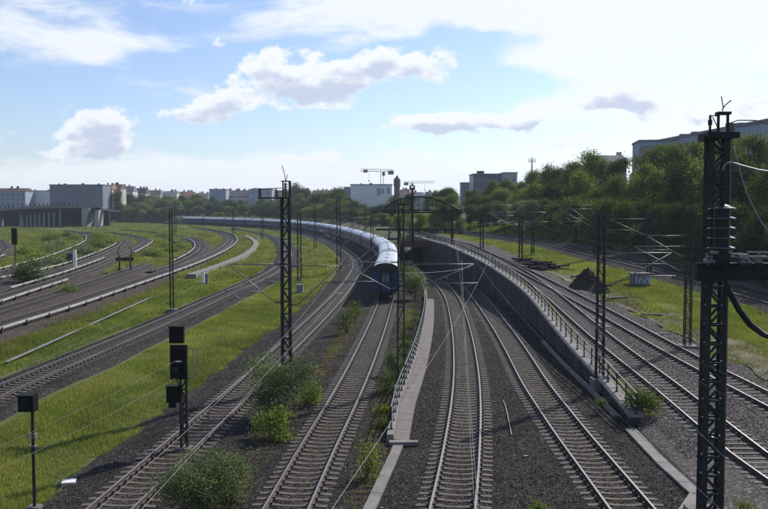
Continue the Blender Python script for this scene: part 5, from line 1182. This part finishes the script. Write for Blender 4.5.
building(312, 330, 190, 660, 'pale', 'pale block with a dark roof in the middle of the skyline', 'roofbrown', 2.5, 14, (5, 5, 1.2, 1.6), chim=3)
building(330, 344, 189, 660, 'cream', 'cream block with a dark roof left of the long white office block', 'roofbrown', 2.5, 14, (4, 5, 1.2, 1.6), chim=3)
# long white block in the centre
building(344, 351, 187.5, 470, 'bluegrey', 'small blue-grey annex at the left end of the long white block', 'roofgrey', 0, 12, (2, 4, 1.2, 1.6), chim=0)
t = building(350.5, 392, 184.8, 460, 'white', 'long pale block with a few tall dark slit windows below the big crane', 'roofgrey', 0, 20, chim=2, nm='office_block')
for px_, ya, yb_, w_ in ((378, 188, 196, .9), (380.3, 188, 195, .7), (383.3, 189, 194, .8), (388.4, 187.5, 193.5, 1.0)):
    mb = MB(); mb.box((at(px_, 460)-t.location.x, -10.02, (zt(ya, 460)+zt(yb_, 460))/2), (w_, .15, zt(ya, 460)-zt(yb_, 460))); mb.build('slit_window', m_pane, t)
# water tower
Yw = 520; x = at(397, Yw); t = thing('water_tower', 'dark brick tower with a pointed roof right of the long white block', 'tower', (x, Yw, 0))
mb = MB(); mb.lathe([(1.8, 0), (1.8, zt(187, Yw)), (2.0, zt(186.5, Yw)), (2.0, zt(180.5, Yw))], (0, 0, 0), 8); mb.build('shaft', m_b['brick'], t)
mb = MB(); mb.lathe([(2.25, zt(180.5, Yw)), (2.1, zt(179.6, Yw)), (.9, zt(177.3, Yw)), (.1, zt(175, Yw))], (0, 0, 0), 8); mb.build('roof', m_b['roofbrown'], t)
for k in range(4):
    mb = MB(); a = k*math.pi/2+.39+math.pi; mb.box((1.9*math.cos(a), 1.9*math.sin(a), zt(183, Yw)), (.5, .5, 1.6), rz=a); mb.build('window', m_pane, t)
building(399, 408, 189.5, 560, 'cream', 'cream house with a brown roof at the foot of the brick tower', 'roofbrown', 3, 12, (3, 5, 1.3, 1.6), chim=2)
building(404, 412, 191, 540, 'pale', 'pale house right of the brick tower behind the arch', 'rooforange', 2.5, 12, (3, 5, 1.3, 1.6), chim=2)
for i, (a, b, yt_, w_, r_) in enumerate(((413, 424, 192, 'grey', 'roofgrey'), (425, 433, 191.5, 'pale', 'roofgrey'), (433, 441, 192.5, 'bluegrey', 'roofbrown'), (441, 450, 191, 'pale', 'roofgrey'), (448, 458, 193, 'grey', 'roofbrown'))):
    building(a, b, yt_, 640+i*8, w_, '%s hazy town house seen above the arch, counted from the left' % nth(i+1), r_, 3, 12, (4, 4, 1.3, 1.6), chim=2, group='hazy houses above the arch')
building(417.5, 427, 212.5, 300, 'white', 'small white building seen through the arch, left of its middle', 'roofgrey', 0, 8, (2, 1, 2.5, 1.2), chim=0, nm='small_building', z0=3.5)
building(443, 451, 212, 300, 'pale', 'small pale building seen through the right end of the arch', 'roofbrown', 0, 8, (1, 1, 1.4, 1.2), chim=0, nm='small_building', z0=3.5)
# cranes
def crane(px_, ybase, yj, pl, pr_, Yc, label, cw_left=False, slope=0.):
    x = at(px_, Yc); t = thing('tower_crane', label, 'crane', (x, Yc, 0)); zj = zt(yj, Yc)
    mb = MB(); lattice(mb, 1.6, 1.6, zj, 1.6, 3.0, .28); mb.build('mast', m_crane, t)
    a, b = at(pl, Yc)-x, at(pr_, Yc)-x; mb = MB()
    for dz, dy in ((0, -.5), (0, .5), (1.2, 0)): mb.bar((a, dy, zj+dz+slope*a), (b, dy, zj+dz+slope*b), .22, .22)
    k = int((b-a)/2.2)
    for i in range(k): q0, q1 = a+(b-a)*i/k, a+(b-a)*(i+1)/k; mb.bar((q0, -.5, zj+slope*q0), ((q0+q1)/2, 0, zj+1.2+slope*q0), .12, .12); mb.bar(((q0+q1)/2, 0, zj+1.2+slope*q1), (q1, -.5, zj+slope*q1), .12, .12)
    mb.build('jib', m_crane, t)
    mb = MB(); c = a+1.5 if cw_left else b-1.5; mb.box((c, 0, zj-.6), (3.2, 1.6, 2.2)); mb.build('counterweight', m_foot, t)
    mb = MB(); mb.box((.9, -.9, zj-1.3), (1.6, 1.5, 2.0)); mb.build('cab', m_foot, t)
    q = (a if not cw_left else b)*.6; mb = MB(); mb.tube([(q, 0, zj), (q, 0, zj-5)], .06, 4); mb.box((q, 0, zj-5.3), (.6, .6, .8)); mb.build('hook', m_steelb, t)
    if px_ < 400:
        mb = MB(); mb.box((a+ (at(363, Yc)-at(358, Yc)), 0, zj+.2), (2.4, 1.4, 1.6)); mb.build('trolley', m_foot, t)
m_crane = pmat('crane_paint', (.30, .28, .24), .6)[0]
crane(382, 185, 171.5, 360.5, 393.5, 480, 'larger pale tower crane standing over the long white block', slope=-.015)
crane(411, 192, 183, 404, 434, 620, 'smaller distant tower crane right of the brick tower', cw_left=True, slope=.01)
# antenna mast
Yc = 420; x = at(531.5, Yc); t = thing('radio_mast', 'slender pale radio mast with antennas rising above the trees', 'radio mast', (x, Yc, 5))
mb = MB(); mb.tube([(0, 0, 0), (0, 0, zt(158, Yc)-5)], .55, 8, r2=.3); mb.tube([(0, 0, zt(158, Yc)-5), (0, 0, zt(154, Yc)-5)], .08, 5); mb.build('pole', m_galv, t)
mb = MB(); mb.tube([(-1.6, 0, zt(161, Yc)-5), (1.6, 0, zt(161, Yc)-5)], .12, 5)
for a in (-1.6, -.8, .8, 1.6): mb.box((a, 0, zt(160.5, Yc)-5), (.22, .3, 2.4))
mb.build('antenna_bracket', m_galv, t)
# right-hand buildings
t = building(473, 505, 174.3, 400, 'darkglass', 'dark glazed block with rooftop structures above the trees right of the arch', 'roofgrey', 0, 18, (10, 5, 1.0, 1.4), z0=3, chim=0, nm='office_block')
xx = t.location.x; mb = MB(); mb.box((at(482.3, 400)-xx, 0, zt(173, 400)-3+.0), (3.2, 4, 2.6)); mb.build('roof_house', m_b['roofbrown'], t)
mb = MB(); mb.box((at(492, 400)-xx, -8, zt(176.5, 400)-3), (9, .3, .5)); mb.build('terrace_edge', m_b['pale'], t)
building(503.5, 517, 173, 392, 'bluegrey', 'blue-grey stair block joined to the right of the dark glazed block', 'roofgrey', 0, 16, (2, 4, .9, 1.4), z0=3, chim=0, nm='office_block')
building(462, 474, 183, 430, 'grey', 'low dark block just left of the dark glazed block', 'roofgrey', 0, 12, chim=1, z0=3, nm='office_block')
building(537, 562, 174, 330, 'grey', 'grey flat roofed block mostly hidden in the trees right of the radio mast', 'roofgrey', 0, 12, (8, 5, 1.0, 1.4), chim=1, z0=5)
building(598, 626, 154.5, 300, 'grey', 'grey roofed house behind the spiky treetops of the wood', 'roofgrey', 2.5, 12, chim=1, z0=5)
building(643, 678, 141, 235, 'bluegrey', 'pale blue-grey block with narrow windows above the middle of the wood', 'roofgrey', 0, 14, (9, 6, 1.0, 1.9), chim=0, z0=5, ang=-.15, nm='office_block')
# long block on the hill at top right: runs towards the camera
x0, y0, x1, y1 = at(673, 250), 250, at(800, 185), 185; L_ = math.hypot(x1-x0, y1-y0); an = math.atan2(y1-y0, x1-x0); zt0 = 29.9
t = thing('office_block', 'long pale grey flat roofed building at the top right above the wood', 'building', ((x0+x1)/2+3, (y0+y1)/2+8, 4), an)
mb = MB(); mb.box((0, 0, 12.6), (L_, 14, 25.2)); mb.build('wall', m_b['bluegrey'], t)
mb = MB(); mb.box((0, 0, 25.5), (L_+.8, 14.8, .7)); rf = mb.build('roof', m_b['roofgrey'], t)
for k in (-.42, -.3, .1): mb = MB(); mb.box((k*L_, 0, 26.6), (1.6, 1.6, 1.8)); mb.build('roof_vent', m_b['roofgrey'], rf)
for i in range(18):
    for j in range(2): mb = MB(); mb.box((-L_/2+L_*(i+.5)/18, -7.02, 22.6-j*3.4), (1.5, .1, 1.7)); mb.build('window', m_pane, t)
# far hills
def hill(x0, x1, Y, base, amp, seed):
    v_ = []; f_ = []; n = 80
    for i in range(n+1):
        x = x0+(x1-x0)*i/n; e = math.sin(math.pi*i/n)**.5; hgt = (base+amp*(.5+.5*wob(x, 0, .006, seed))+.8*wob(x, 3, .05, seed))*e
        v_ += [(x, Y-260, -1), (x, Y, hgt), (x, Y+400, -1)]
    for i in range(n):
        for j in range(2): f_.append((i*3+j, i*3+3+j, i*3+4+j, i*3+1+j))
    mb = MB(); mb.add(v_, f_); tag(mb.build('hills', m_hill, smooth=True), None, None, kind='structure')
m_hill = nmat('wooded_hill', [(.018, .028, .014), (.04, .055, .025)], .06, 8, .95, bump=1., bscale=.2)
hill(-1500, 1500, 1250, 19, 6, 3); hill(-600, 2400, 1900, 34, 12, 5)
# ------------------------------------------------------------------ air
if HAZE:
    mb = MB(); mb.box((0, 2500, 41.5), (8200, 6200, 87)); hz_ = mb.build('haze', None); hz_.data.materials.clear()
    m = bpy.data.materials.new('air'); m.use_nodes = True; nt = m.node_tree; nt.nodes.clear()
    o_ = N(nt, 'ShaderNodeOutputMaterial'); v_ = N(nt, 'ShaderNodeVolumePrincipled'); v_.inputs['Density'].default_value = HAZE; v_.inputs['Color'].default_value = (.75, .85, 1, 1); v_.inputs['Anisotropy'].default_value = .3
    nt.links.new(v_.outputs[0], o_.inputs['Volume']); hz_.data.materials.append(m); tag(hz_, 'thin blue daylight haze over the whole view', 'haze', kind='stuff')
